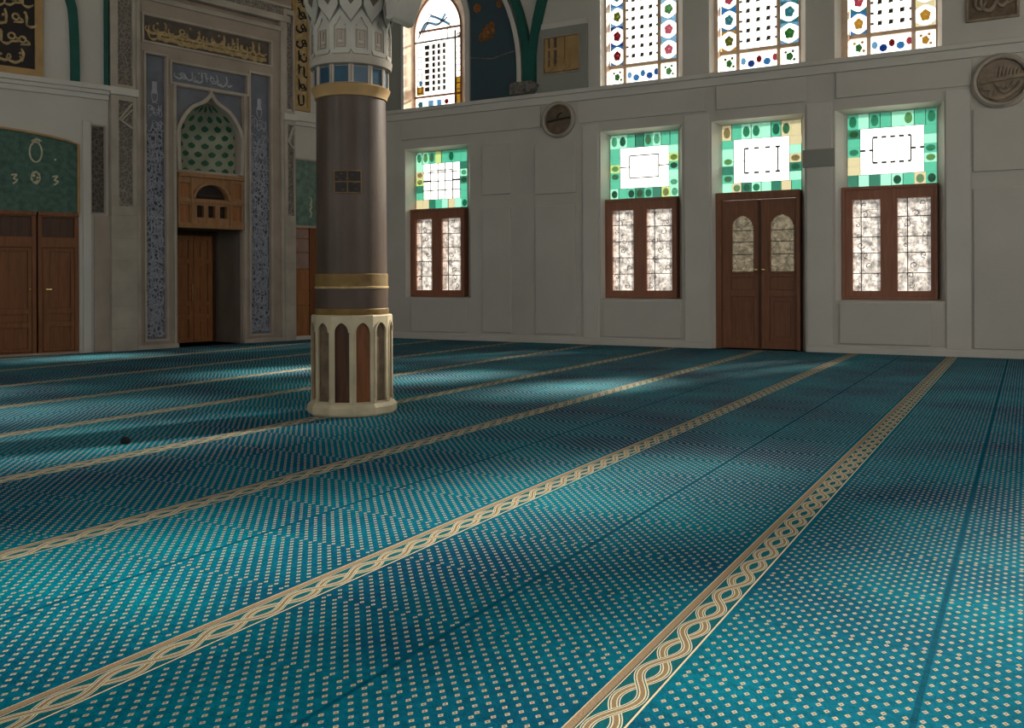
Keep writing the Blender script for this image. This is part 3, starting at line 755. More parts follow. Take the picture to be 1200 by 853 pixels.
def arched_window():
    a, gl_, gr, d_ = u1; y = DEP; zs, za = Z1S, Z1A; zb = USILL - .03
    t = Thing('window_7', 'pointed arched stained glass window high beside the pillar capital', 'window', W, ((gl_ + gr) / 2, DEP, zb), kind='structure')
    o_, i_ = arch(a, d_, zb - .02, zs, za + .15), arch(gl_, gr, zb, zs, za)
    t.part('window_reveal', reveal(o_, i_, DEP), M['tan'] if False else M['window_tan'])
    g = MB().prism([i_], y, y + .008); cm = ['white', 'white', 'blue', 'red', 'amber', 'teal', 'paleblue', 'deepblue']
    wd = gr - gl_; h = zs - zb
    def p_(m, pts): g.mat(m).prism([pts], y - .006, y)
    zb2 = zb + .27
    p_(1, rect(gl_ + .22, gr - .17, zb + .02, zb2 - .02)); p_(1, rect(gl_ + .25, gr - .16, zb2 + .03, zs - .1))
    p_(4, rect(gl_ + .03, gl_ + .2, zb2 + .04, zb2 + .2)); p_(4, rect(gr - .12, gr - .02, zb + .03, zb2 + .3))
    g.mat(6).prism([rect(gl_ + .3, gl_ + .42, zb + .08, zb + .19)], y - .01, y - .006); g.mat(2).prism([rect(gl_ + .5, gl_ + .6, zb + .08, zb + .19)], y - .01, y - .006)
    g.mat(3).prism([circ(gl_ + .72, zb + .14, .05, 10)], y - .01, y - .006); g.mat(5).prism([circ(gl_ + .12, zb + .13, .06, 10)], y - .01, y - .006)
    g.mat(2).prism([circ(gl_ + .13, zb2 + .27, .045, 10)], y - .01, y - .006)
    # swirls of blue in the head
    for pts in (curve([(gl_ + .1, zs - .02), (gl_ + .3, zs + .16), (gl_ + .55, zs + .12), (gl_ + .7, zs + .3)], 6), curve([(gl_ + .35, zs + .3), (gl_ + .55, zs + .22), (gl_ + .8, zs + .08)], 6)):
        g.mat(6).ribbon(pts, .05, y - .008, y)
    pane = t.part('stained_pane', g, [G[k] for k in cm])
    ld = MB(); fr = MB()
    fr.box(gl_, gr, y - .03, y + .01, zb2 - .02, zb2 + .015).box(gl_ + .1, gr - .02, y - .03, y + .01, zs + .0, zs + .035)
    fr.ribbon([(gl_, zb)] + i_[2:] + [(gr, zb)], .03, y - .03, y + .02)
    t.part('window_frame', fr, M['wood'])
    ld.box(gl_, gr, y - .02, y, zs - .2, zs - .17)
    ld.box(gr - .15, gr - .11, y - .02, y, zb, zs - .05)
    rng = random.Random(2); rows_ = 8
    for j in range(rows_):
        z_ = zb2 + .14 + j * (zs - .32 - zb2) / rows_
        for i, (x_, q) in enumerate(((.11, .055), (.28, .05), (.43, .034), (.55, .03), (.67, .028))):
            qq = q * rng.uniform(.85, 1.1)
            if i == 0 and j % 2: continue
            if i == 0: ld.frame(gl_ + x_ - qq, gl_ + x_ + qq, z_ - .07, z_ + .09, .014, y - .016, y); continue
            ld.box(gl_ + x_ - qq, gl_ + x_ + qq, y - .016, y, z_ - .045, z_ + .04)
        ld.box(gr - .1, gr, y - .016, y, z_ - .07, z_ - .058)
    for k in range(5): ld.box(gl_ + .18 + k * .14, gl_ + .195 + k * .14, y - .016, y, zs - .17, zs)
    ld.ribbon(curve([(gl_ + .08, zs - .1), (gl_ + .25, zs + .18), (gl_ + .5, zs + .1), (gl_ + .75, zs + .22)], 6), .018, y - .02, y)
    ld.ribbon(curve([(gl_ + .3, zs + .35), (gl_ + .5, zs + .25), (gl_ + .85, zs + .02)], 6), .018, y - .02, y)
    ld.ribbon(curve([(gl_ + .05, zs + .05), (gl_ + .2, zs + .02), (gl_ + .35, zs + .28)], 6), .012, y - .02, y)
    ld.build('leading', M['lead'], W, t.o, pane)
    # broad cream moulding around the opening
    o2 = arch(a - .06, d_ + .09, zb - .02, zs, za + .34); o1 = arch(a, d_, zb - .02, zs, za + .15)
    mb = MB().prism([o2[1:] + o1[:0:-1] ] if False else [[o2[1]] + o2[2:] + [o2[0]] + [o1[0]] + o1[:1:-1] + [o1[1]]], -.03, .01)
    t.part('arch_moulding', mb, M['plaster2'])
arched_window()

# ---- wall arches: blue painted field, white rib, green ribs, corbel
pw = lambda pts, dep=0.0: W.poly(pts, dep)
cW = (u1[0] + u1[3]) / 2
sR = W.px(608, 100)[0]; hs = sR - cW
zspr = W.px(607, 83)[1]; APX = 7.35
outer_r = arc_pts(sR, zspr, cW, APX, 16)                   # right half of the large arch
o2 = arch(u1[0] - .08, u1[3] + .11, USILL - .02, Z1S, Z1A + .36)
right_half = [p for p in o2[2:] if p[0] > cW - .01]       # apex down to right springing
blue = [(u1[3] + .11, USILL - .03), (sR, USILL - .03)] + outer_r + right_half
mb = MB().prism([blue], -.02, .01)
rng = random.Random(6)
t = Thing('painted_arch_field', 'dark blue painted field with orange blossoms between the arched window and white rib', 'painted panel', W, (sR - .5, 0, USILL))
t.part('painted_field', mb, M['bluepaint'])
mb = MB()
for (x, y, r) in ((560, 10, .10), (573, 38, .17), (566, 44, .1), (586, 5, .08), (538, 40, .05), (577, 30, .08)):
    s_, z_ = W.px(x, y)
    for k in range(7):
        a_ = k * 2 * math.pi / 7; mb.prism([circ(s_ + r * .6 * math.cos(a_), z_ + r * .6 * math.sin(a_), r * .24, 7, r * .3)], -.026, -.02)
    mb.prism([circ(s_, z_, r * .25, 8)], -.027, -.02)
t.part('blossom_ornament', mb, M['marks'], label='orange blossoms')
mb = MB()
for x0, y0, x1, y1 in ((552, 68, 603, 60),):
    mb.ribbon([W.px(x0, y0), W.px((x0 + x1) / 2, y0 + 1), W.px(x1, y1)], .02, -.024, -.02)
t.part('border_line', mb, M['granite'])

def rib(name, pts_l, y0, y1, mat, label, wd):
    mb = MB().ribbon(pts_l, wd, y0, y1)
    return trim(mb, mat, label, o=(pts_l[0][0], 0, pts_l[0][1]), bevel=.01)
wh = [(sR + .045, W.px(610, 99)[1])] + arc_pts(sR + .045, zspr, cW, APX + .12, 16)
rib('white_rib', wh, -.09, .01, M['plaster2'], 'white curved rib along the right edge of the blue painted field', .09)
gx = sR + .20
g1 = [(gx, W.px(620, 97)[1]), (gx, zspr - .0)] + arc_pts(gx, zspr, cW, APX + .35, 16)[1:]
rib('green_rib', g1, -.10, .01, M['green'], 'green curved rib rising left from the stone corbel over the arched window', .15)
c3 = (upp[1][0] + upp[1][3]) / 2
g2s = gx + .09
g2 = [(g2s, W.px(620, 97)[1]), (g2s, zspr - .25)] + arc_pts(g2s, zspr - .2, c3, 9.3, 24)[1:]
rib('green_rib', g2, -.115, .01, M['green'], 'green curved rib rising right from the stone corbel towards the upper windows', .15)
mb = MB(); a, b = W.px(603, 105)[0], W.px(633, 105)[0]
z0, z1 = LEDT + .02, W.px(620, 97.5)[1]
mb.prism([[(a, z0), (b - .12, z0), (b - .02, z0 + .1), (b, z1 - .06), (b - .08, z1), (a + .03, z1), (a, z1 - .06)]], -.2, .01)
for k in range(5): mb.prism([circ(a + .1 + k * .1, (z0 + z1) / 2, .035, 8, .06)], -.22, -.19)
single('stone_corbel', 'mottled grey stone corbel on the ledge under the green ribs', 'corbel', mb, M['granite'], W, ((a + b) / 2, 0, z0), bevel=.015)
# grey-green strip of wall left of the arched window
a, b = LW_W + .02, u1[0] - .08
trim(MB().box(a, b, -.012, .01, LEDT + .02, 6.6), M['greyplaster'], 'grey-green painted wall strip between pillar and arched window', o=(a, 0, LEDT))

# calligraphy panel right of the green ribs
def script_panel(name, label, wall, q, frame_t, mats, y0, seed, wd, step, rowsn=1, inner=None, vert=False, cat='panel', relief=.012):
    a, b, z0, z1 = q
    t = Thing(name, label, cat, wall, ((a + b) / 2, 0, z0))
    mf, mbk, ml = mats
    t.part('frame', MB().frame(a, b, z0, z1, frame_t, y0 - .03, .0), mf, bevel=.006)
    t.part('backing', MB().box(a + frame_t * .9, b - frame_t * .9, y0 - .004, .0, z0 + frame_t * .9, z1 - frame_t * .9), mbk)
    mb = MB(); rng = random.Random(seed)
    ia, ib, iz0, iz1 = a + frame_t * 1.2, b - frame_t * 1.2, z0 + frame_t * 1.2, z1 - frame_t * 1.2
    for r in range(rowsn):
        za = iz0 + (iz1 - iz0) * r / rowsn; zb = iz0 + (iz1 - iz0) * (r + 1) / rowsn
        lettering(mb, ia, ib, za, zb, rng, y0 - relief - .004, y0 - .002, wd, step)
    t.part('lettering', mb, ml)
    return t
# (a) grey framed bronze panel
q = (W.px(630, 60)[0], W.px(689.5, 60)[0], LEDT + .02, W.px(660, 32)[1])
t = Thing('relief_panel', 'grey framed square relief panel with tan slats right of the green ribs', 'panel', W, ((q[0] + q[1]) / 2, 0, q[2]))
t.part('frame', MB().prism([rect(*q), rect(q[0] + .12, q[1] - .13, q[2] + .3, q[3] - .14)], -.05, .0), M['granite'] if False else M['greyplaster'], bevel=.01)
ia, ib, iz0, iz1 = q[0] + .12, q[1] - .13, q[2] + .3, q[3] - .14
t.part('backing', MB().box(ia, ib, -.012, 0, iz0, iz1), M['brownback'])
mb = MB(); rng = random.Random(12)
xs = [.1, .24, .42, .52, .66, .78, .9]
for k, x_ in enumerate(xs):
    xx = ia + (ib - ia) * x_; hw = (.03, .035, .03, .04, .045, .05, .05)[k]
    mb.box(xx - hw, xx + hw, -.035, -.01, iz0 + .1 + (.02 * (k % 3)), iz1 - .03)
mb.box(ia + .04, ib - .03, -.03, -.01, iz0 + .05, iz0 + .14)
mb.box(ia + .06, ia + .3, -.034, -.01, iz0 + .42, iz0 + .46)
lettering(mb, ia + .03, ib - .04, iz0 + .03, iz0 + .35, rng, -.045, -.01, .03, .12)
t.part('lettering', mb, M['tan'])
t.part('inner_moulding', MB().frame(ia, ib, iz0, iz1, .025, -.06, -.01), M['stone2'])
# lintel strip above it
trim(MB().box(q[0], q[1], -.03, .01, q[3] + .0, q[3] + .1), M['plaster2'], 'plain strip above the grey framed relief panel', o=(q[0], 0, q[3]))
# (b) top right relief panel
a, b = W.px(1132, 10)[0], W.px(1195, 10)[0]
script_panel('relief_panel', 'taupe calligraphy relief panel at the upper right above the large medallion', W, (a, b, W.px(1160, 24)[1], W.px(1160, 24)[1] + .75), .035, (M['taupe'], M['bronze'], M['taupe']), -.015, 21, .05, .13, relief=.03)

# medallions
def medallion(label, x, y, r, seed, kind, rings):
    s_, z_ = W.px(x, y)
    t = Thing('wall_medallion', label, 'medallion', W, (s_, 0, z_ - r * 1.2))
    ring = MB(); ring.lathe([(r * .96, 0), (r * 1.18, 0), (r * 1.17, .05), (r * 1.05, .085), (r * .96, .07), (r * .93, .02)], 48, cap=False)
    ring.v = [(s_ + x_, -z, z_ + y_) for x_, y_, z in ring.v]
    t.part('ring', ring, M[rings], smooth=True)
    d_ = MB(); d_.lathe([(0, .03), (r * .5, .035), (r * .9, .02), (r * .97, 0)], 48, cap=False); d_.v = [(s_ + x_, -z, z_ + y_) for x_, y_, z in d_.v]
    t.part('disc', d_, M[kind], smooth=True)
    mb = MB(); rng = random.Random(seed)
    if kind == 'bronze':
        mb.ribbon(curve([(s_ - r * .75, z_ - r * .1), (s_, z_), (s_ + r * .85, z_ + r * .08)], 6), .03, -.055, -.02)
        mb.ribbon(curve([(s_ - r * .1, z_ + r * .1), (s_ + r * .1, z_ + r * .35), (s_ + r * .3, z_ + r * .4)], 6), .02, -.05, -.02)
    else:
        mb.ribbon(curve([(s_ - r * .75, z_ - r * .02), (s_, z_ + r * .08), (s_ + r * .85, z_ + r * .14)], 6), .05, -.07, -.02)
        for k in range(7):
            x_ = s_ - r * .2 + k * r * .14; mb.ribbon(curve([(x_, z_ + r * .15), (x_ + .01, z_ + r * .4), (x_ + .03, z_ + r * (.62 - .03 * k))], 4), .03, -.06, -.02, w2=.02)
        mb.ribbon(curve([(s_ - r * .7, z_ - r * .3), (s_ - r * .35, z_ - r * .35), (s_ - r * .4, z_ - r * .65), (s_, z_ - r * .75), (s_ + r * .55, z_ - r * .45), (s_ + r * .8, z_ - r * .1)], 6), .045, -.065, -.02)
        mb.ribbon(curve([(s_ - r * .2, z_ - r * .1), (s_ + r * .1, z_ - r * .5), (s_ + r * .4, z_ - r * .3), (s_ + r * .55, z_ - r * .02)], 6), .04, -.06, -.02)
        for k in range(4): mb.prism([circ(s_ + r * (-.1 + k * .17), z_ - r * .28, .022, 8)], -.06, -.02)
    t.part('relief_script', mb, M[kind] if kind != 'bronze' else M['black'])
medallion('small dark brown round medallion in a plaster ring left of the middle windows', 655, 140.5, .27, 3, 'bronze', 'stone')
medallion('large taupe round medallion with raised script at the right edge', 1173.5, 95, .32, 4, 'taupe', 'stone')

# ------------------------------------------------------------------ niche wall (L)
zl = lambda x, y, dep=0.0: L.px(x, y, dep)[1]
sl = lambda x, y=300, dep=0.0: L.px(x, y, dep)[0]
ZC = 4.17                                                   # cornice height of this side
n0, n1 = sl(204.5), sl(281); nc = (n0 + n1) / 2
nz_spr, nz_apx, nz_bot = 3.68, 4.17, 2.97                  # concave niche
BB, BT = 2.0, 2.93                                          # wooden balcony front
g0, g1 = sl(341, 300), sl(376, 300)                         # green panel bay right of the portal
mb = MB().prism([rect(-.6, LWs + .4, -.05, CEIL + .1), rect(n0, n1, 0, BB + .05), arch(n0 + .02, n1 - .02, BT - .02, nz_spr, nz_apx)], 0, 1.3)
single('wall_niche_side', 'dim wall holding the prayer niche portal', 'wall', mb, M['stone2'], L, (0, 0, 0), kind='structure')
# upper field of the wall in paler paint
trim(MB().box(sl(345), LWs, -.012, .01, ZC + .12, CEIL), M['plaster'], 'pale plaster field right of the niche portal', wall=L, o=(sl(345), 0, ZC))
trim(MB().box(sl(322), LWs, -.10, .01, ZC - .08, ZC + .1).box(sl(322), LWs, -.06, .01, ZC - .16, ZC - .08), M['plaster2'], 'off-white cornice right of the niche portal', wall=L, o=(sl(322), 0, ZC - .16))
mb = MB().box(sl(341), LWs, -.02, .01, 3.38, ZC - .16)
trim(mb, M['plaster'], 'plain plaster field above the pale green marble panel', wall=L, o=(sl(341), 0, 3.38))

def portal():
    t = Thing('prayer_niche_portal', 'tall beige stone portal of the prayer niche with blue-grey script panels', 'prayer niche', L, (nc, 0, 0))
    # broad stone slab with the openings
    A, B_ = -.16, sl(328); TOP = 5.95
    f = MB()
    bl = (0.0, .33, .16, 4.80); br = (sl(291), sl(313.5), .16, 4.80)
    plq = (-.03, sl(313, 60), 5.02, 5.42)
    sm = (.45, sl(285, 90), 4.42, 4.73)
    spn = (n0 - .03, sl(281.5, 130), 3.62, 4.35)
    f.prism([rect(A, B_, 0, TOP - .22), rect(bl[0], bl[1], bl[2], bl[3]), rect(br[0], br[1], br[2], br[3]), rect(plq[0], plq[1], plq[2], plq[3]),
             rect(sm[0], sm[1], sm[2], sm[3]), [(n0, 0), (n1, 0), (n1, BB), (n1, 3.0), (n1, nz_spr - .3), (n1, spn[3]), (n0, spn[3]), (n0, BB)]], -.10, 0)
    t.part('stone_surround', f, M['stone2'], bevel=.01)
    # raised fillets round every field
    m2 = MB()
    for q_ in (bl, br, plq, sm): m2.frame(q_[0] - .045, q_[1] + .045, q_[2] - .045, q_[3] + .045, .04, -.125, -.09)
    m2.box(n0 - .07, n0 - .02, -.13, -.09, 0, 4.4).box(n1 + .02, n1 + .07, -.13, -.09, 0, 4.4).box(n0 - .07, n1 + .07, -.13, -.09, 4.36, 4.40)
    m2.box(A - .02, A + .05, -.14, -.0, 0, TOP - .1).box(B_ - .05, B_ + .02, -.14, -.0, 0, TOP - .1).box(A - .02, B_ + .02, -.14, 0, TOP - .28, TOP - .2)
    t.part('moulding', m2, M['stone'], bevel=.008)
    t.part('plinth_block', MB().box(A - .02, n0, -.15, 0, 0, .07), M['stone'], bevel=.008)
    t.part('plinth_block', MB().box(n1, B_ + .02, -.15, 0, 0, .07), M['stone'], bevel=.008)
    # top frieze
    fz = MB().box(A - .1, sl(336), -.16, 0, TOP - .1, TOP + .02)
    t.part('top_moulding', fz, M['stone'], bevel=.01)
    t.part('carved_frieze', MB().box(A - .1, sl(334), -.13, 0, TOP + .02, TOP + .16), M['carvedstone'])
    t.part('upper_moulding', MB().box(A - .12, sl(337), -.17, 0, TOP + .16, TOP + .22), M['stone'], bevel=.01)
    # blue-grey script panels
    for k, q_ in enumerate((bl, br)):
        p = t.part('script_panel', MB().box(q_[0], q_[1], -.045, 0, q_[2], q_[3]), M['bluegrey'])
        mb = MB(); rng = random.Random(30 + k)
        h = .26; z_ = q_[2] + .03
        while z_ < q_[3] - .9:
            lettering(mb, q_[0] + .02, q_[1] - .0, z_, z_ + h, rng, -.062, -.04, .018, .06)
            for _ in range(5):
                s_ = rng.uniform(q_[0] + .05, q_[1] - .05); zz_ = rng.uniform(z_, z_ + h)
                mb.ribbon(curve([(s_ - .04, zz_), (s_, zz_ + .03), (s_ + .05, zz_ - .01)], 4), .012, -.06, -.04)
            z_ += h * .92
        mb.ribbon(circ((q_[0] + q_[1]) / 2, q_[3] - .65, .05, 14, .12), .014, -.06, -.04, closed=True)
        mb.box((q_[0] + q_[1]) / 2 - .04, (q_[0] + q_[1]) / 2 + .04, -.06, -.04, q_[3] - .62, q_[3] - .42)
        mb.build('raised_script', surf_bl, L, t.o, p)
        p2 = MB().box(q_[0] + .03, q_[1] - .03, -.05, -.04, q_[2] + .03, q_[3] - 1.2)
        p2.build('carved_ground', M['bluecarved'], L, t.o, p)
    # gold script plaque
    p = t.part('gold_plaque', MB().box(plq[0], plq[1], -.05, 0, plq[2], plq[3]), M['brownback'])
    mb = MB(); rng = random.Random(50)
    lettering(mb, plq[0] + .03, plq[1] - .03, plq[2] + .12, plq[3] - .02, rng, -.07, -.045, .045, .15)
    lettering(mb, plq[0] + .03, plq[1] - .1, plq[2] + .02, plq[3] - .12, rng, -.074, -.045, .045, .13)
    mb.box(plq[0] + .25, plq[1] - .06, -.07, -.045, plq[2] + .05, plq[2] + .11)
    mb.box(plq[0] + .1, plq[1] - .5, -.075, -.045, plq[2] + .13, plq[2] + .165)
    mb.build('gold_script', M['gold'], L, t.o, p)
    # small plaque
    p = t.part('small_plaque', MB().box(sm[0], sm[1], -.05, 0, sm[2], sm[3]), M['bluegrey'])
    mb = MB(); lettering(mb, sm[0] + .05, sm[1] - .3, sm[2] + .05, sm[3] - .04, random.Random(9), -.065, -.045, .03, .10)
    mb.build('raised_script', surf_bl, L, t.o, p)
    # spandrels and ogee arch
    og_r = curve([(n1 - .02, nz_spr - .35), (n1 - .03, nz_spr), (nc + (n1 - nc) * .62, nz_spr + .33), (nc + .12, nz_apx + .0), (nc, nz_apx + .14)], 7)
    og_l = [(2 * nc - s_, z_) for s_, z_ in og_r][::-1]
    top = 4.35
    sp_ = MB().prism([[(n0, nz_spr - .35)] + og_l[::-1][:-1][0:0] + [(n0, top), (n1, top), (n1, nz_spr - .35)] + og_r + og_l[1:]], -.05, 0)
    t.part('spandrel', sp_, M['bluegrey'])
    mb = MB().ribbon([(n1 - .035, BT + .03)] + og_r, .065, -.14, 0).ribbon(og_l + [(n0 + .035, BT + .03)], .065, -.14, 0)
    mb.box(nc - .025, nc + .025, -.14, 0, nz_apx + .1, top + .02)
    t.part('ogee_arch', mb, M['stone'], bevel=.006)
    # concave niche with leaves
    mb = MB(); vs = []; NS, NZ = 20, 22
    def hw(z):
        if z < nz_spr: return (n1 - n0) / 2
        q_ = min(1, (z - nz_spr) / (nz_apx - nz_spr + .03)); return (n1 - n0) / 2 * max(.0, 1 - q_ ** 1.7)
    def pt(f, z):
        h = hw(z); return (nc + h * math.sin(f * math.pi / 2), .55 * math.cos(f * math.pi / 2) * (h / ((n1 - n0) / 2)) ** .8, z)
    for j in range(NZ + 1):
        z = BT - .02 + (nz_apx + .03 - BT + .02) * j / NZ
        for i in range(NS + 1): vs.append(pt(-1 + 2 * i / NS, z))
    mb.add(vs, [(j * (NS + 1) + i, j * (NS + 1) + i + 1, (j + 1) * (NS + 1) + i + 1, (j + 1) * (NS + 1) + i) for j in range(NZ) for i in range(NS)])
    nic = t.part('niche_hood', mb, M['nichegreen'], smooth=True)
    lf = MB()
    for j in range(8):
        for i in range(8):
            f = -1 + (i + .5 + .5 * (j % 2)) * 2 / 8; z = BT + .12 + j * .15
            if abs(f) > .93 or hw(z) < .12: continue
            loc = []
            for df, dz in ((0, .055), (.05, .02), (.055, -.01), (.02, -.05), (-.03, -.05), (-.055, -.01), (-.05, .02)):
                p_ = pt(max(-.99, min(.99, f + df * 1.3)), z + dz); loc.append((p_[0], p_[1] - .012, p_[2]))
            lf.add(loc, [tuple(range(len(loc)))])
            lf.add([(x, y + .01, z) for x, y, z in loc], [])
    lf.build('leaf_ornament', M['leafgreen'], L, t.o, nic)
    # ledge under the niche
    t.part('niche_sill', MB().box(n0, n1, -.03, .5, BT - .02, BT + .06), M['stone'], bevel=.006)
surf_bl = surf('pale_blue_grey_relief', (.36, .37, .42), .5, .1, 9)
portal()

# recess behind the wooden doorway
DR = .83
mb = MB().box(n0 - .05, n1 + .05, DR + .06, DR + .12, 0, BB + .1)
mb.box(n0 - .05, n0, 0, DR + .1, 0, BB + .05).box(n1, n1 + .02, .0, DR + .1, 0, BB + .05).box(n0 - .05, n1 + .05, 0, DR + .1, BB, BB + .05)
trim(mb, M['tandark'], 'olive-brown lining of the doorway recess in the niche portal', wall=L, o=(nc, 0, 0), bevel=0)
t = Thing('door_2', 'brown panelled wooden door deep in the niche portal under the wooden balcony', 'door', L, (nc, DR, 0), kind='structure')
dl, dr = n0 + .02, n1 - .02; dm = L.px(225.5, 300, DR)[0]
t.part('door_frame', MB().prism([[(dl - .02, 0), (dl + .04, 0), (dl + .04, BB - .08), (dr - .05, BB - .08), (dr - .05, 0), (dr, 0), (dr, BB), (dl - .02, BB)]], DR - .06, DR + .05), M['wooddark'], bevel=.005)
for k, (p, q) in enumerate(((dl + .04, dm - .005), (dm + .005, dr - .05))):
    wds = q - p
    pan = [(.08, .42), (.50, .66), (.74, 1.42), (1.50, 1.84)]
    mb = MB().prism([rect(p, q, .01, BB - .08)] + [rect(p + .09, q - .09, a_, b_) for a_, b_ in pan], DR - .04, DR + .03)
    for a_, b_ in pan: mb.box(p + .09, q - .09, DR - .015, DR + .03, a_, b_).box(p + .13, q - .13, DR - .03, DR, a_ + .04, b_ - .04)
    lf = t.part('door_leaf', mb, M['woodorange'], bevel=.004)
    if k == 0:
        mb = MB()
        for z_ in (.9, 1.0, .75): mb.box(q - .05, q - .02, DR - .075, DR - .04, z_, z_ + .04)
        mb.box(q - .045, q - .025, DR - .08, DR - .07, .75, 1.04)
        mb.build('door_handle', M['brass'], L, t.o, lf)

def balcony():
    t = Thing('wooden_balcony_front', 'orange-brown wooden balcony front with arched opening inside the niche portal', 'balcony', L, (nc, -.1, BB))
    P = lambda x, y: L.px(x, y, -.12)
    X = lambda f: n0 + (n1 - n0) * f
    Z = lambda f: BB + (BT - BB) * f
    # f measured on the photo: x 204..280, z bottom..top
    holes = [rect(X(.03), X(.18), Z(.56), Z(.82)), rect(X(.03), X(.18), Z(.10), Z(.42)),
             rect(X(.82), X(.97), Z(.58), Z(.86)), rect(X(.82), X(.97), Z(.16), Z(.44))]
    opn = [rect(X(.28), X(.39), Z(.2), Z(.42)), rect(X(.45), X(.56), Z(.2), Z(.42)), rect(X(.63), X(.74), Z(.2), Z(.42))]
    ar = [(X(.26), Z(.54)), (X(.74), Z(.54))] + [(X(.5) + (X(.74) - X(.5)) * math.cos(a_), Z(.54) + (Z(.80) - Z(.54)) * math.sin(a_)) for a_ in [math.pi * k / 14 for k in range(1, 14)]]
    mb = MB().prism([rect(n0 + .005, n1 - .005, BB, BT)] + holes + opn + [ar], -.12, -.02)
    t.part('front_panel', mb, M['woodtan'], bevel=.006)
    for h_ in holes: t.part('inset_panel', MB().box(h_[0][0], h_[1][0], -.085, -.03, h_[0][1], h_[2][1]), M['woodorange'])
    t.part('dark_interior', MB().box(X(.24), X(.76), -.03, -.01, Z(.15), Z(.84)), M['black'])  # black sheet standing in for the shade behind the balcony openings
    mb = MB().ribbon([(X(.5) + (X(.77) - X(.5)) * math.cos(a_), Z(.53) + (Z(.83) - Z(.53)) * math.sin(a_)) for a_ in [math.pi * k / 16 for k in range(17)]], .05, -.155, -.10)
    t.part('arch_moulding', mb, M['woodtan'], bevel=.006)
    mb = MB().box(n0 - .0, n1, -.17, -.02, BT - .07, BT + .0).box(n0, n1, -.15, -.02, BB - .0, BB + .07).box(n0, n1, -.14, -.1, Z(.46), Z(.52))
    for f in (.205, .795): mb.box(X(f) - .02, X(f) + .02, -.145, -.1, BB, BT)
    t.part('rail', mb, M['woodtan'], bevel=.006)
    mb = MB()
    for f in (.335, .5, .68): t.part('baluster', MB().ribbon(circ(X(f), Z(.3), .012, 8, .05), .006, -.09, -.07, closed=True), M['wooddark'])
    t.part('crossbar', mb.box(X(.32), X(.68), -.07, -.06, Z(.6), Z(.62)), M['wooddark'])
balcony()

# tall flanking pilasters of the portal
def pilaster(x0, x1, label, zc=ZC, left=True):
    a, b = (x0, x1)
    t = Thing('stone_pilaster', label, 'pilaster', L, ((a + b) / 2, 0, 0))
    wdt = b - a
    mb = MB().box(a, b, -.16, 0, 0, 2.15).mat(1)
    for k in range(1, 6): mb.box(a - .001, b + .001, -.162, -.1, 2.15 * k / 6 - .003, 2.15 * k / 6 + .003)
    t.part('lower_blocks', mb, [M['stone'], M['stone2']])
    t.part('pilaster_frame', MB().prism([rect(a, b, 2.15, zc - .12), rect(a + wdt * .3, b - wdt * .15, 2.3, zc - .2)], -.16, 0), M['stone'], bevel=.006)
    t.part('carved_strip', MB().box(a + wdt * .3, b - wdt * .15, -.12, 0, 2.3, zc - .2), M['carvedstone'])
    mb = MB()
    c0, c1 = a + wdt * .32, b - wdt * .16; zt = zc - .22; zb_ = zc - .62
    mb.ribbon([(c1, zt), (c0, zt - .28), (c1, zb_)], .035, -.16, -.11).ribbon([(c0, zt - .28), (c0 + .03, zt - .3), (c1, zt - .1)], .025, -.15, -.11)
    t.part('lattice', mb, M['stone'])
    t.part('corbel_cap', MB().box(a - .03, b + .02, -.2, 0, zc - .12, zc), M['plaster2'], bevel=.01)
    t.part('upper_frame', MB().prism([rect(a, b, zc, 6.1), rect(a + wdt * .3, b - wdt * .12, zc + .06, 6.0)], -.14, 0), M['stone'], bevel=.006)
    t.part('upper_carved_strip', MB().box(a + wdt * .3, b - wdt * .12, -.09, 0, zc + .06, 6.0), M['carvedstone'])
pilaster(-.6, sl(155.5), 'tall carved stone pilaster at the left of the niche portal')
pilaster(sl(328.5), sl(341), 'tall carved stone pilaster at the right of the niche portal')

# gold calligraphy strip above the cornice, right of the portal
a, b = sl(341.5, 60), sl(362, 60)
script_panel('calligraphy_panel', 'narrow upright gold calligraphy panel between niche portal and pillar', L, (a, b, ZC + .12, 6.6), .07, (M['tan'], M['gold'], M['black']), -.02, 41, .035, .1, rowsn=8, relief=.02)
# green marble bay and wooden panelling
t = Thing('green_marble_panel', 'pale green marble panel above orange wood between portal and pillar', 'panel', L, ((g0 + LWs) / 2, 0, 2.13))
t.part('marble_slab', MB().box(g0 + .03, LWs - .3, -.03, 0, 2.15, 3.36), M['palegreen'])
t.part('frame', MB().frame(g0, LWs - .25, 2.1, 3.4, .035, -.05, 0), M['stone'])
rng = random.Random(7)
for k in range(3):
    mb = MB(); mb.ribbon(curve([(sl(363) + rng.uniform(-.03, .03), 2.3 + k * .13), (sl(364), 2.38 + k * .13), (sl(362), 2.42 + k * .13)], 4), .03, -.04, -.02)
    t.part('motif', mb, M['ivory'])
t = Thing('wall_panelling', 'orange-brown wooden wall panelling between niche portal and pillar', 'panelling', L, ((g0 + LWs) / 2, 0, 0))
x1 = sl(360)
mb = MB().box(g0, LWs - .25, -.03, 0, .07, 2.1)
for z0_, z1_ in ((.1, .62), (.64, .9), (.92, 1.3)): mb.box(g0 + .03, x1, -.055, -.02, z0_ + .01, z1_)
t.part('board', mb, M['woodorange'], bevel=.004)
t.part('upright', MB().box(x1 + .01, sl(371), -.07, 0, .07, 2.1), M['cabinet'], bevel=.004)
mb = MB()
for z0_, z1_ in ((1.32, 1.62), (1.63, 1.88), (1.89, 2.06)): mb.box(g0 + .03, x1, -.05, -.02, z0_ + .008, z1_)
t.part('pale_board', mb, M['pinkpanel'], label='pinkish upper boards', bevel=.004)
t.part('plinth', MB().box(g0, LWs - .25, -.09, 0, 0, .07), M['plaster2'])

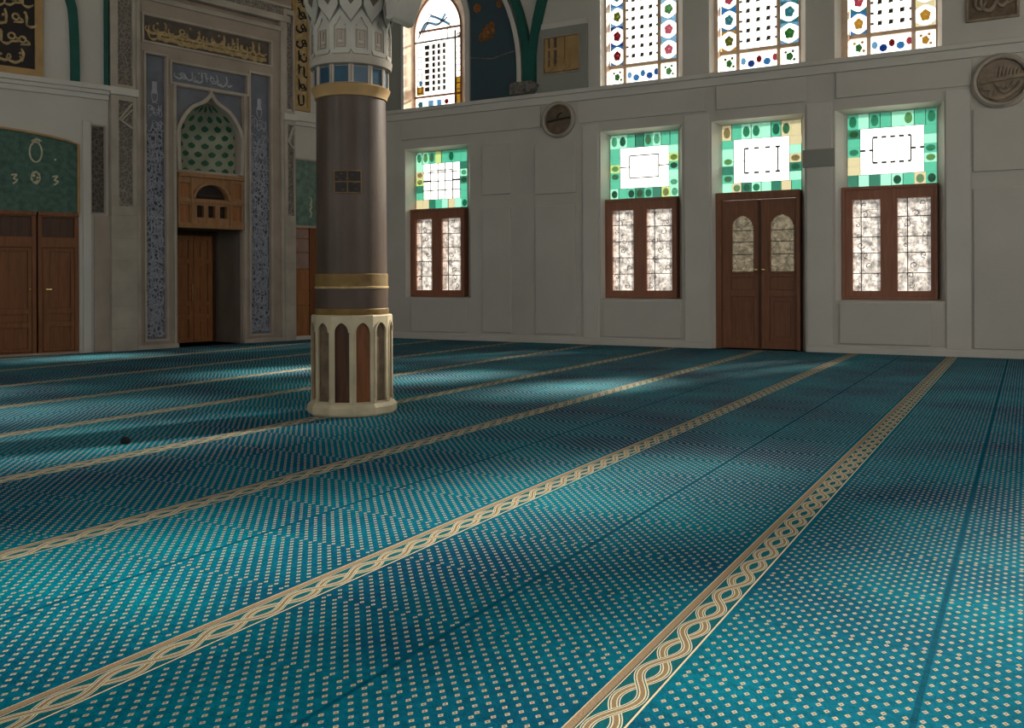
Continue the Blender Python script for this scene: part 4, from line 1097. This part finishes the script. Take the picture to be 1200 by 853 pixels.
# ------------------------------------------------------------------ far left bay (L0)
zl0 = lambda x, y: L0.px(x, y)[1]
sl0 = lambda x, y=300: L0.px(x, y)[0]
AR = (-1.9, sl0(92.5))                                     # arched green field, its right edge seen
azs, aza = 3.22, 3.385
rec = [(AR[0], 0), (AR[1], 0), (AR[1], azs)] + [(AR[1] + (AR[0] - AR[1]) * k / 16, azs + (aza - azs) * math.sin(math.pi * k / 16) ** .7) for k in range(1, 16)] + [(AR[0], azs)]
mb = MB().prism([rect(-9.4, L0_L, -.05, CEIL + .1), rec], 0, .35)
mb.box(AR[0] - .1, AR[1] + .1, .35, .45, 0, 3.6)
single('wall_left', 'dim plastered wall at the left with arched cupboard bay', 'wall', mb, M['plaster'], L0, (0, 0, 0), kind='structure')
trim(MB().box(-9.2, L0_L, -.12, .01, ZC - .08, ZC).box(-9.2, L0_L, -.08, .01, ZC - .14, ZC - .08).box(-9.2, L0_L, -.04, .01, ZC - .22, ZC - .14), M['plaster2'], 'off-white cornice above the green arched panel at the left', wall=L0, o=(0, 0, ZC - .22))
# rim of the arch
rim = [(AR[1] + .0, 2.16), (AR[1], azs)] + [p for p in rec[3:-1]] + [(AR[0], azs), (AR[0], 2.16)]
trim(MB().ribbon(rim, .035, -.015, .08), M['tan'], 'thin ochre rim around the green arched panel', wall=L0, o=(AR[1], 0, 2.1))
# green arched field with ivory motifs
t = Thing('green_arched_panel', 'dark green marble arched panel with ivory motifs above the brown cupboards', 'panel', L0, ((AR[0] + AR[1]) / 2, .02, 2.15))
fld = [(AR[0], 2.15), (AR[1], 2.15)] + rec[2:]
t.part('marble_slab', MB().prism([fld], .02, .3), M['greenmarble'])
mb = MB(); P = lambda x, y: L0.px(x, y, .0)
cx_, cz_ = P(42, 178); mb.ribbon(circ(cx_, cz_, .085, 22, .15), .02, .0, .03, closed=True)
for k in range(3): mb.ribbon(circ(cx_ + (k - 1) * .03, cz_ + .16, .022, 8), .012, .0, .03, closed=True)
mb.ribbon(curve([(cx_ - .05, cz_ + .1), (cx_, cz_ + .2), (cx_ + .08, cz_ + .17)], 5), .015, .0, .03)
t.part('motif', mb, M['ivory'])
for x, y, q in ((17, 209, .05), (42, 208, .07), (65, 211, .05), (65, 187, .015)):
    sx_, sz_ = P(x, y); mb = MB()
    if q > .06:
        for k in range(9): mb.prism([circ(sx_ + .055 * math.cos(k * .7) * (.5 + .5 * (k % 2)), sz_ + .085 * math.sin(k * .7), .02, 7)], .0, .03)
        mb.ribbon(circ(sx_, sz_, .06, 12, .09), .014, .0, .03, closed=True)
    elif q > .02:
        mb.ribbon(curve([(sx_ - .04, sz_ + .05), (sx_ + .03, sz_ + .06), (sx_ - .01, sz_), (sx_ + .04, sz_ - .02), (sx_ - .02, sz_ - .08)], 5), .022, .0, .03)
    else: mb.prism([circ(sx_, sz_, .016, 8)], .0, .03)
    t.part('motif', mb, M['ivory'])
# brown cupboards, split at x=43
cs = L0.px(43.5, 300, .0)[0]
def cupboard(a, b, label, hs, hole=True):
    t = Thing('wall_cupboard', label, 'cupboard', L0, ((a + b) / 2, 0, 0), group=None)
    y0 = -.01
    t.part('carcass', MB().prism([rect(a, b, 0, 2.16), rect(a + .06, b - .06, .05, 1.62), rect(a + .06, b - .06, 1.78, 2.08)], y0, .33), M['cabinet'], bevel=.006)
    t.part('transom_panel', MB().box(a + .06, b - .06, y0 + .04, .3, 1.78, 2.08), M['wooddark'])
    p, q = a + .065, b - .065
    pan = [(.10, .42), (.50, .62), (.70, 1.56)]
    mb = MB().prism([rect(p, q, .055, 1.615)] + [rect(p + .09, q - .05, a_, b_) for a_, b_ in pan], y0 + .005, y0 + .05)
    for a_, b_ in pan: mb.box(p + .09, q - .05, y0 + .03, y0 + .05, a_, b_)
    mb.box(p + (q - p) * .5 - .002, p + (q - p) * .5 + .002, y0 + .026, y0 + .032, .72, 1.54)
    dr_ = t.part('cupboard_door', mb, M['cabinet'], bevel=.004)
    hx = q - .03 if hs > 0 else p + .045
    kn = MB().lathe([(0, 0), (.016, 0), (.012, .02), (.02, .035), (.016, .05), (0, .055)], 14, cap=False)
    kn.v = [(hx + x, y0 + .004 - z, .99 + y_) for x, y_, z in kn.v]
    if hs < 0: kn.box(hx, hx + .07, y0 - .05, y0 - .035, .98, 1.0)
    kn.build('door_handle', M['brass'], L0, t.o, dr_, smooth=True)
    t.part('cornice', MB().box(a, b, y0 - .03, .3, 2.1, 2.16), M['cabinet'], bevel=.006)
cupboard(cs + .012, AR[1] - .005, 'brown panelled wall cupboard next to the stone strip by the niche portal', -1)
cupboard(cs - .75, cs - .012, 'brown panelled wall cupboard cut by the left edge of the picture', 1)
cupboard(AR[0] + .005, cs - .77, 'brown panelled wall cupboard farthest left, outside the picture', 1)
single('baseboard_left', 'low grey sill strip under the cupboards at the left', 'baseboard', MB().box(AR[0], AR[1] + .0, -.02, .06, 0, .03), M['stone2'], L0, (0, 0, 0), kind='structure')
# strips right of the arch
a, b = sl0(107), sl0(122)
t = Thing('carved_wall_strip', 'narrow dark carved strip between green arched panel and niche portal', 'carving', L0, ((a + b) / 2, 0, 2.2))
t.part('frame', MB().frame(a - .02, b + .02, 2.16, 3.55, .025, -.03, 0), M['stone2'])
t.part('carving', MB().box(a, b, -.015, 0, 2.18, 3.53), M['carveddark'])
trim(MB().box(sl0(110), sl0(130), -.02, .01, 0, 2.14), M['stone2'], 'plain beige stone strip below the narrow carved strip', wall=L0, o=(sl0(110), 0, 0))
trim(MB().box(sl0(97), sl0(106.5), -.035, .01, 0, 3.6), M['plaster'], 'plain plaster strip at the right of the cupboards', wall=L0, o=(sl0(97), 0, 0))
# calligraphy panel above the cornice
a, b = -2.6, sl0(50, 60)
script_panel('calligraphy_panel', 'large gold calligraphy on black above the cornice at the far left', L0, (a, b, ZC + .0, 6.4), .115, (M['tan'], M['black'], M['gold']), -.02, 61, .042, .13, rowsn=7, relief=.03)
mb = MB(); rng = random.Random(5)
for r in range(5):
    z_ = ZC + .55 + r * .42
    mb.box(a + .2, b - .13, -.05, -.02, z_, z_ + .035)
# green ribs on the far left
p1 = curve([L0.px(x, y) for x, y in ((87.5, 98.5), (87, 60), (85, 20), (81, 0))] + [(sl0(81, 0) - .22, L0.px(81, 0)[1] + .6), (sl0(81, 0) - .8, L0.px(81, 0)[1] + 1.3)], 6)
trim(MB().ribbon(p1, .125, -.07, .01), M['green'], 'green rib rising from the cornice between gold calligraphy and niche portal', wall=L0, o=(p1[0][0], 0, p1[0][1]))
trim(MB().box(sl0(121.5, 60), sl0(125.5, 60), -.07, .01, ZC, 7), M['green'], 'thin green stripe beside the niche portal', wall=L0, o=(sl0(122, 60), 0, ZC))

# ------------------------------------------------------------------ the pillar
PC = Vector((-1.345, 7.70, 0))
class PW:
    ang = 0.0
    def at(self, s, y=0, z=0): return PC + Vector((s, y, z))
PWI = PW()
PWI.ang = math.atan2(-PC.x, PC.y)                          # facets face the camera
def PWat(s, y=0, z=0): return PC + Vector((0, 0, z))
PWI.at = PWat
def pillar():
    t = Thing('stone_pillar', 'thick dark brown marble pillar with cream arcaded base and white honeycomb capital', 'pillar', PWI, (0, 0, 0))
    k7 = 7.70 / F; zy = lambda y, r=.3: H + (328.8 - y) * (7.70 - r) / F
    NF = 12; da = 2 * math.pi / NF
    # plinth slab
    zp = .10
    t.part('plinth', MB().lathe([(.362, 0), (.372, .02), (.372, zp - .03), (.355, zp - .01), (.345, zp)], NF, a0=0), M['cream'], bevel=.008)
    # arcaded base
    zb0, zb1 = zp, zy(371, .33)
    core = MB().lathe([(.298, zb0), (.298, zb1 - .02)], NF)
    t.part('base_core', core, [M['bronze']])
    rb = .325; fw = 2 * rb * math.tan(da / 2)
    cols = MB(); ins = MB()
    for k in range(NF):
        th = da * (k + .5)
        a = fw / 2
        m_ = MB(); op = arch(-a * .72, a * .72, zb0 + .015, zb1 - .13, zb1 - .045, 8)
        m_.prism([rect(-a, a, zb0, zb1), op], -.0, .03)
        m_.ribbon(op[1:], .012, -.008, .005)
        m_.box(-a, -a * .76, -.008, .005, zb0, zb0 + .04).box(a * .76, a, -.008, .005, zb0, zb0 + .04)
        for i, (x, y, z) in enumerate(m_.v):
            rr = rb - y; m_.v[i] = (rr * math.sin(th) + x * math.cos(th), -rr * math.cos(th) + x * math.sin(th), z)
        b0 = len(cols.v); cols.v += m_.v; cols.f += [[i + b0 for i in f] for f in m_.f]; cols.m += m_.m
        m_ = MB(); m_.mat((0, 1, 2)[k % 3]).box(-a * .78, a * .78, .018, .028, zb0 + .01, zb1 - .06)
        for i, (x, y, z) in enumerate(m_.v):
            rr = rb - y; m_.v[i] = (rr * math.sin(th) + x * math.cos(th), -rr * math.cos(th) + x * math.sin(th), z)
        b0 = len(ins.v); ins.v += m_.v; ins.f += [[i + b0 for i in f] for f in m_.f]; ins.m += m_.m
    cols.lathe([(.300, zb1 - .0), (.332, zb1), (.328, zb1 + .008), (.30, zb1 + .012)], NF)
    t.part('arcaded_casing', cols, M['cream'])
    t.part('niche_inlay', ins, [M['cabinet'], M['bronze'], M['wooddark']])
    # bands
    g1a, g1b = zb1 + .02, zy(362, .3)
    zA, zB, zC_, zD = zy(362), zy(338.5), zy(335.5), zy(320.5)
    t.part('lower_gilt_band', MB().lathe([(.300, zb1), (.307, zb1 + .01), (.307, zA - .006), (.302, zA)], 64), M['golddark'], smooth=True)
    t.part('dark_band', MB().lathe([(.302, zA), (.302, zB)], 64), M['shaft'], smooth=True)
    t.part('gilt_ring', MB().lathe([(.302, zB), (.308, zB + .004), (.308, zC_ - .004), (.302, zC_)], 64), M['gold'], smooth=True)
    t.part('upper_gilt_band', MB().lathe([(.302, zC_), (.302, zD - .006), (.295, zD)], 64), M['golddark'], smooth=True)
    zE, zF_ = zy(111), zy(98)
    t.part('shaft', MB().lathe([(.294, zD - .01), (.292, zD + .2), (.288, zE + .02)], 96), M['shaft'], smooth=True)
    # small plaque on the shaft
    z0, z1 = zy(226), zy(199)
    mb = MB()
    def sect(mb, a0, a1, z0, z1, r0, r1, n=6):
        vs = []
        for i in range(n + 1):
            a = a0 + (a1 - a0) * i / n
            for r, z in ((r0, z0), (r1, z0), (r1, z1), (r0, z1)): vs.append((r * math.sin(a), -r * math.cos(a), z))
        fs = [(0, 1, 2, 3), (4 * n + 3, 4 * n + 2, 4 * n + 1, 4 * n)]
        for i in range(n):
            for j in range(4): fs.append((4 * i + j, 4 * i + 4 + j, 4 * i + 4 + (j + 1) % 4, 4 * i + (j + 1) % 4))
        mb.add(vs, fs)
    aL, aR = -.25, .12 + .12
    aL, aR = math.asin(-.0 - 18 / 80 * 1.0), math.asin(12 / 40 * .9)
    aL, aR = math.asin(-19 / 40.5), math.asin(11 / 40.5)
    sect(mb, aL, aR, z0, z1, .286, .297)
    pq = t.part('plaque', mb, M['black'])
    mb = MB(); e = .008
    for (a_, b_, c_, d_) in ((aL, aR, z0, z0 + e), (aL, aR, z1 - e, z1), (aL, aL + .03, z0, z1), (aR - .03, aR, z0, z1), ((aL + aR) / 2 - .015, (aL + aR) / 2 + .015, z0, z1), (aL, aR, (z0 + z1) / 2 - .006, (z0 + z1) / 2 + .006)):
        sect(mb, a_, b_, c_, d_, .288, .301, 4)
    rng = random.Random(3)
    for k in range(14):
        a_ = rng.uniform(aL + .05, aR - .1); z_ = rng.uniform(z0 + .02, z1 - .03); sect(mb, a_, a_ + rng.uniform(.02, .07), z_, z_ + .006, .288, .3, 2)
    mb.build('plaque_script', M['golddark'], PWI, t.o, pq)
    # gold collar, blue tiles
    t.part('collar', MB().lathe([(.286, zE), (.300, zE + .005), (.305, zE + .04), (.322, zF_ - .02), (.328, zF_), (.31, zF_ + .012)], 64), M['tan'], label='ochre collar ring', smooth=True)
    zT0, zT1 = zy(97), zy(74.5)
    t.part('tile_drum', MB().lathe([(.298, zT0 - .01), (.298, zT1 + .02)], NF), M['stone'])
    rb = .305; fw = 2 * .298 * math.cos(da / 2) * math.tan(da / 2)
    tl = MB(); pi = MB(); rr0 = .298 * math.cos(da / 2)
    for k in range(NF):
        th = da * (k + .5); a = fw / 2
        for mbx, geo in ((tl, lambda m: m.box(-a * .72, a * .72, -.006, .01, zT0 + .015, zT1 - .012)), (pi, lambda m: (m.box(a * .76, a * 1.02, -.016, .01, zT0, zT1), m.box(-a * 1.02, -a * .76, -.016, .01, zT0, zT1)))):
            m_ = MB(); geo(m_)
            for i, (x, y, z) in enumerate(m_.v):
                rr = rr0 - y; m_.v[i] = (rr * math.sin(th) + x * math.cos(th), -rr * math.cos(th) + x * math.sin(th), z)
            b0 = len(mbx.v); mbx.v += m_.v; mbx.f += [[i + b0 for i in f] for f in m_.f]; mbx.m += m_.m
    t.part('blue_tile', tl, M['bluetile'], label='deep blue tiles')
    t.part('tile_divider', pi, M['stone'])
    # capital
    zc0 = zy(72); zc1 = zy(20); zc2 = zy(-22); zc3 = zy(-60)
    t.part('capital_moulding', MB().lathe([(.30, zT1 - .005), (.335, zT1 + .006), (.34, zc0 + .015), (.345, zc0 + .05), (.335, zc0 + .055)], 48), M['stone'], smooth=True)
    t.part('capital_drum', MB().lathe([(.325, zc0 + .04), (.325, zc1 + .1), (.38, zc2), (.46, zc3), (.60, zc3 + .35)], NF), M['capstone'])
    fr = MB(); dk = MB(); tanp = MB()
    def put(mbx, geo, th, r, lean=0.0, zr=0):
        m_ = MB(); geo(m_)
        for i, (x, y, z) in enumerate(m_.v):
            rr = r - y + max(0, z - zr) * lean; m_.v[i] = (rr * math.sin(th) + x * math.cos(th), -rr * math.cos(th) + x * math.sin(th), z)
        b0 = len(mbx.v); mbx.v += m_.v; mbx.f += [[i + b0 for i in f] for f in m_.f]; mbx.m += m_.m
    rr0 = .325 * math.cos(da / 2)
    a = rr0 * math.tan(da / 2) * 1.06
    zb_, zt_ = zc0 + .065, zy(10)
    for k in range(NF):
        th = da * (k + .5)
        cell = [(-a * .75, zb_), (a * .75, zb_), (a * .98, zb_ + .03), (a * .98, zt_ - .12), (0, zt_ + .0), (-a * .98, zt_ - .12), (-a * .98, zb_ + .03)]
        inn = [(-a * .6, zb_ + .035), (a * .6, zb_ + .035), (a * .6, zt_ - .15), (0, zt_ - .065), (-a * .6, zt_ - .15)]
        put(fr, lambda m: m.prism([cell, inn], -.014, .0), th, rr0)
        ip = [(-a * .42, zb_ + .05), (a * .42, zb_ + .05), (a * .42, zb_ + .19), (-a * .42, zb_ + .19)]
        put(tanp, lambda m: (m.frame(-a * .42, a * .42, zb_ + .05, zb_ + .2, .010, -.008, .0), m.box(-a * .14, a * .14, -.008, 0, zb_ + .11, zb_ + .18), m.box(-a * .2, a * .2, -.007, 0, zb_ + .07, zb_ + .09)), th, rr0)
        put(fr, lambda m: m.ribbon([(-a * .45, zb_ + .23), (-a * .2, zb_ + .275), (0, zb_ + .31), (a * .2, zb_ + .275), (a * .45, zb_ + .23)], .01, -.012, 0), th, rr0)
    # second tier, offset by half a cell and leaning out
    zb2 = zt_ - .10
    for k in range(NF):
        th = da * k; A = a * 1.0; r2 = .325
        cell = [(0, zb2), (A * .98, zb2 + .12), (A * .98, zb2 + .34), (0, zb2 + .48), (-A * .98, zb2 + .34), (-A * .98, zb2 + .12)]
        inn = [(x * .55, zb2 + .24 + (z - zb2 - .24) * .5) for x, z in cell]
        put(fr, lambda m: m.prism([cell, inn], -.012, .0), th, r2, .2, zb2)
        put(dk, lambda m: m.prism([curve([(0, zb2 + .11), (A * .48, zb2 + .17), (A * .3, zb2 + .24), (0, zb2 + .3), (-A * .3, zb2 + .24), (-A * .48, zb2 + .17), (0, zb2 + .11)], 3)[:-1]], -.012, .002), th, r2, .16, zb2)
    t.part('honeycomb_cell', fr, M['capstone'], label='grey-white honeycomb cells')
    t.part('cell_inlay', tanp, M['stone2'])
    t.part('cell_pocket', dk, M['darkpocket'], label='dark pockets')
pillar()

# arch springing from the pillar's capital towards the right
AW = Wall((PC.x, PC.y), (N.x, N.y))
SPAN = 9.0
ins = [(.455, 3.34), (.46, 3.30), (.465, 3.25), (.485, 3.19), (.52, 3.18), (.555, 3.25), (.61, 3.38), (.70, 3.58), (.9, 3.95), (1.4, 4.6), (2.2, 5.2), (3.2, 5.55)]
cur_ = ins[:3] + curve(ins[3:], 5)
full = cur_ + [(SPAN - s_, z_) for s_, z_ in reversed(cur_[:-1])]
mb = MB().prism([full + [(SPAN - .455, CEIL), (.455, CEIL)]], -.12, .12)
for off in (.035,):
    mb.ribbon([(s_ + .0, z_ + off) for s_, z_ in cur_[3:]], .05, -.145, .145)
single('interior_arch', 'cream plastered arch springing right from the honeycomb capital', 'arch', mb, M['capstone'], AW, (0, 0, 2.99), bevel=.006, kind='structure')
# the arch's other support, outside the picture
mb = MB().lathe([(.372, 0), (.372, .13), (.32, .14), (.32, .85), (.29, .87), (.288, 2.62), (.33, 2.75), (.30, 2.78), (.30, 2.9), (.345, 2.95), (.345, 3.2), (.45, 3.5), (.6, 4.0)], 48)
mb.v = [(x + SPAN, y, z) for x, y, z in mb.v]
single('stone_pillar', 'second dark marble pillar standing outside the picture to the right', 'pillar', mb, M['shaft'], AW, (SPAN, 0, 0), smooth=True)

# the small black thing left lying on the carpet
g = ray(147, 520); tt = -H / g.z; bx, by = g.x * tt, tt
mb = MB(); rng = random.Random(2)
mb.lathe([(.0, 0), (.022, .0), (.028, .014), (.024, .034), (.012, .046), (0, .05)], 14, cap=False)
mb.v = [(x * (1 + .25 * math.sin(7 * math.atan2(y, x))) , y * (1 + .2 * math.cos(5 * math.atan2(y, x))), z) for x, y, z in mb.v]
mb.v = [(x + bx, y + by, z + .001) for x, y, z in mb.v]
single('black_scrap', 'small black crumpled scrap lying alone on the carpet left of the pillar', 'scrap', mb, M['blackbit'], WORLD, (bx, by, 0), smooth=True)
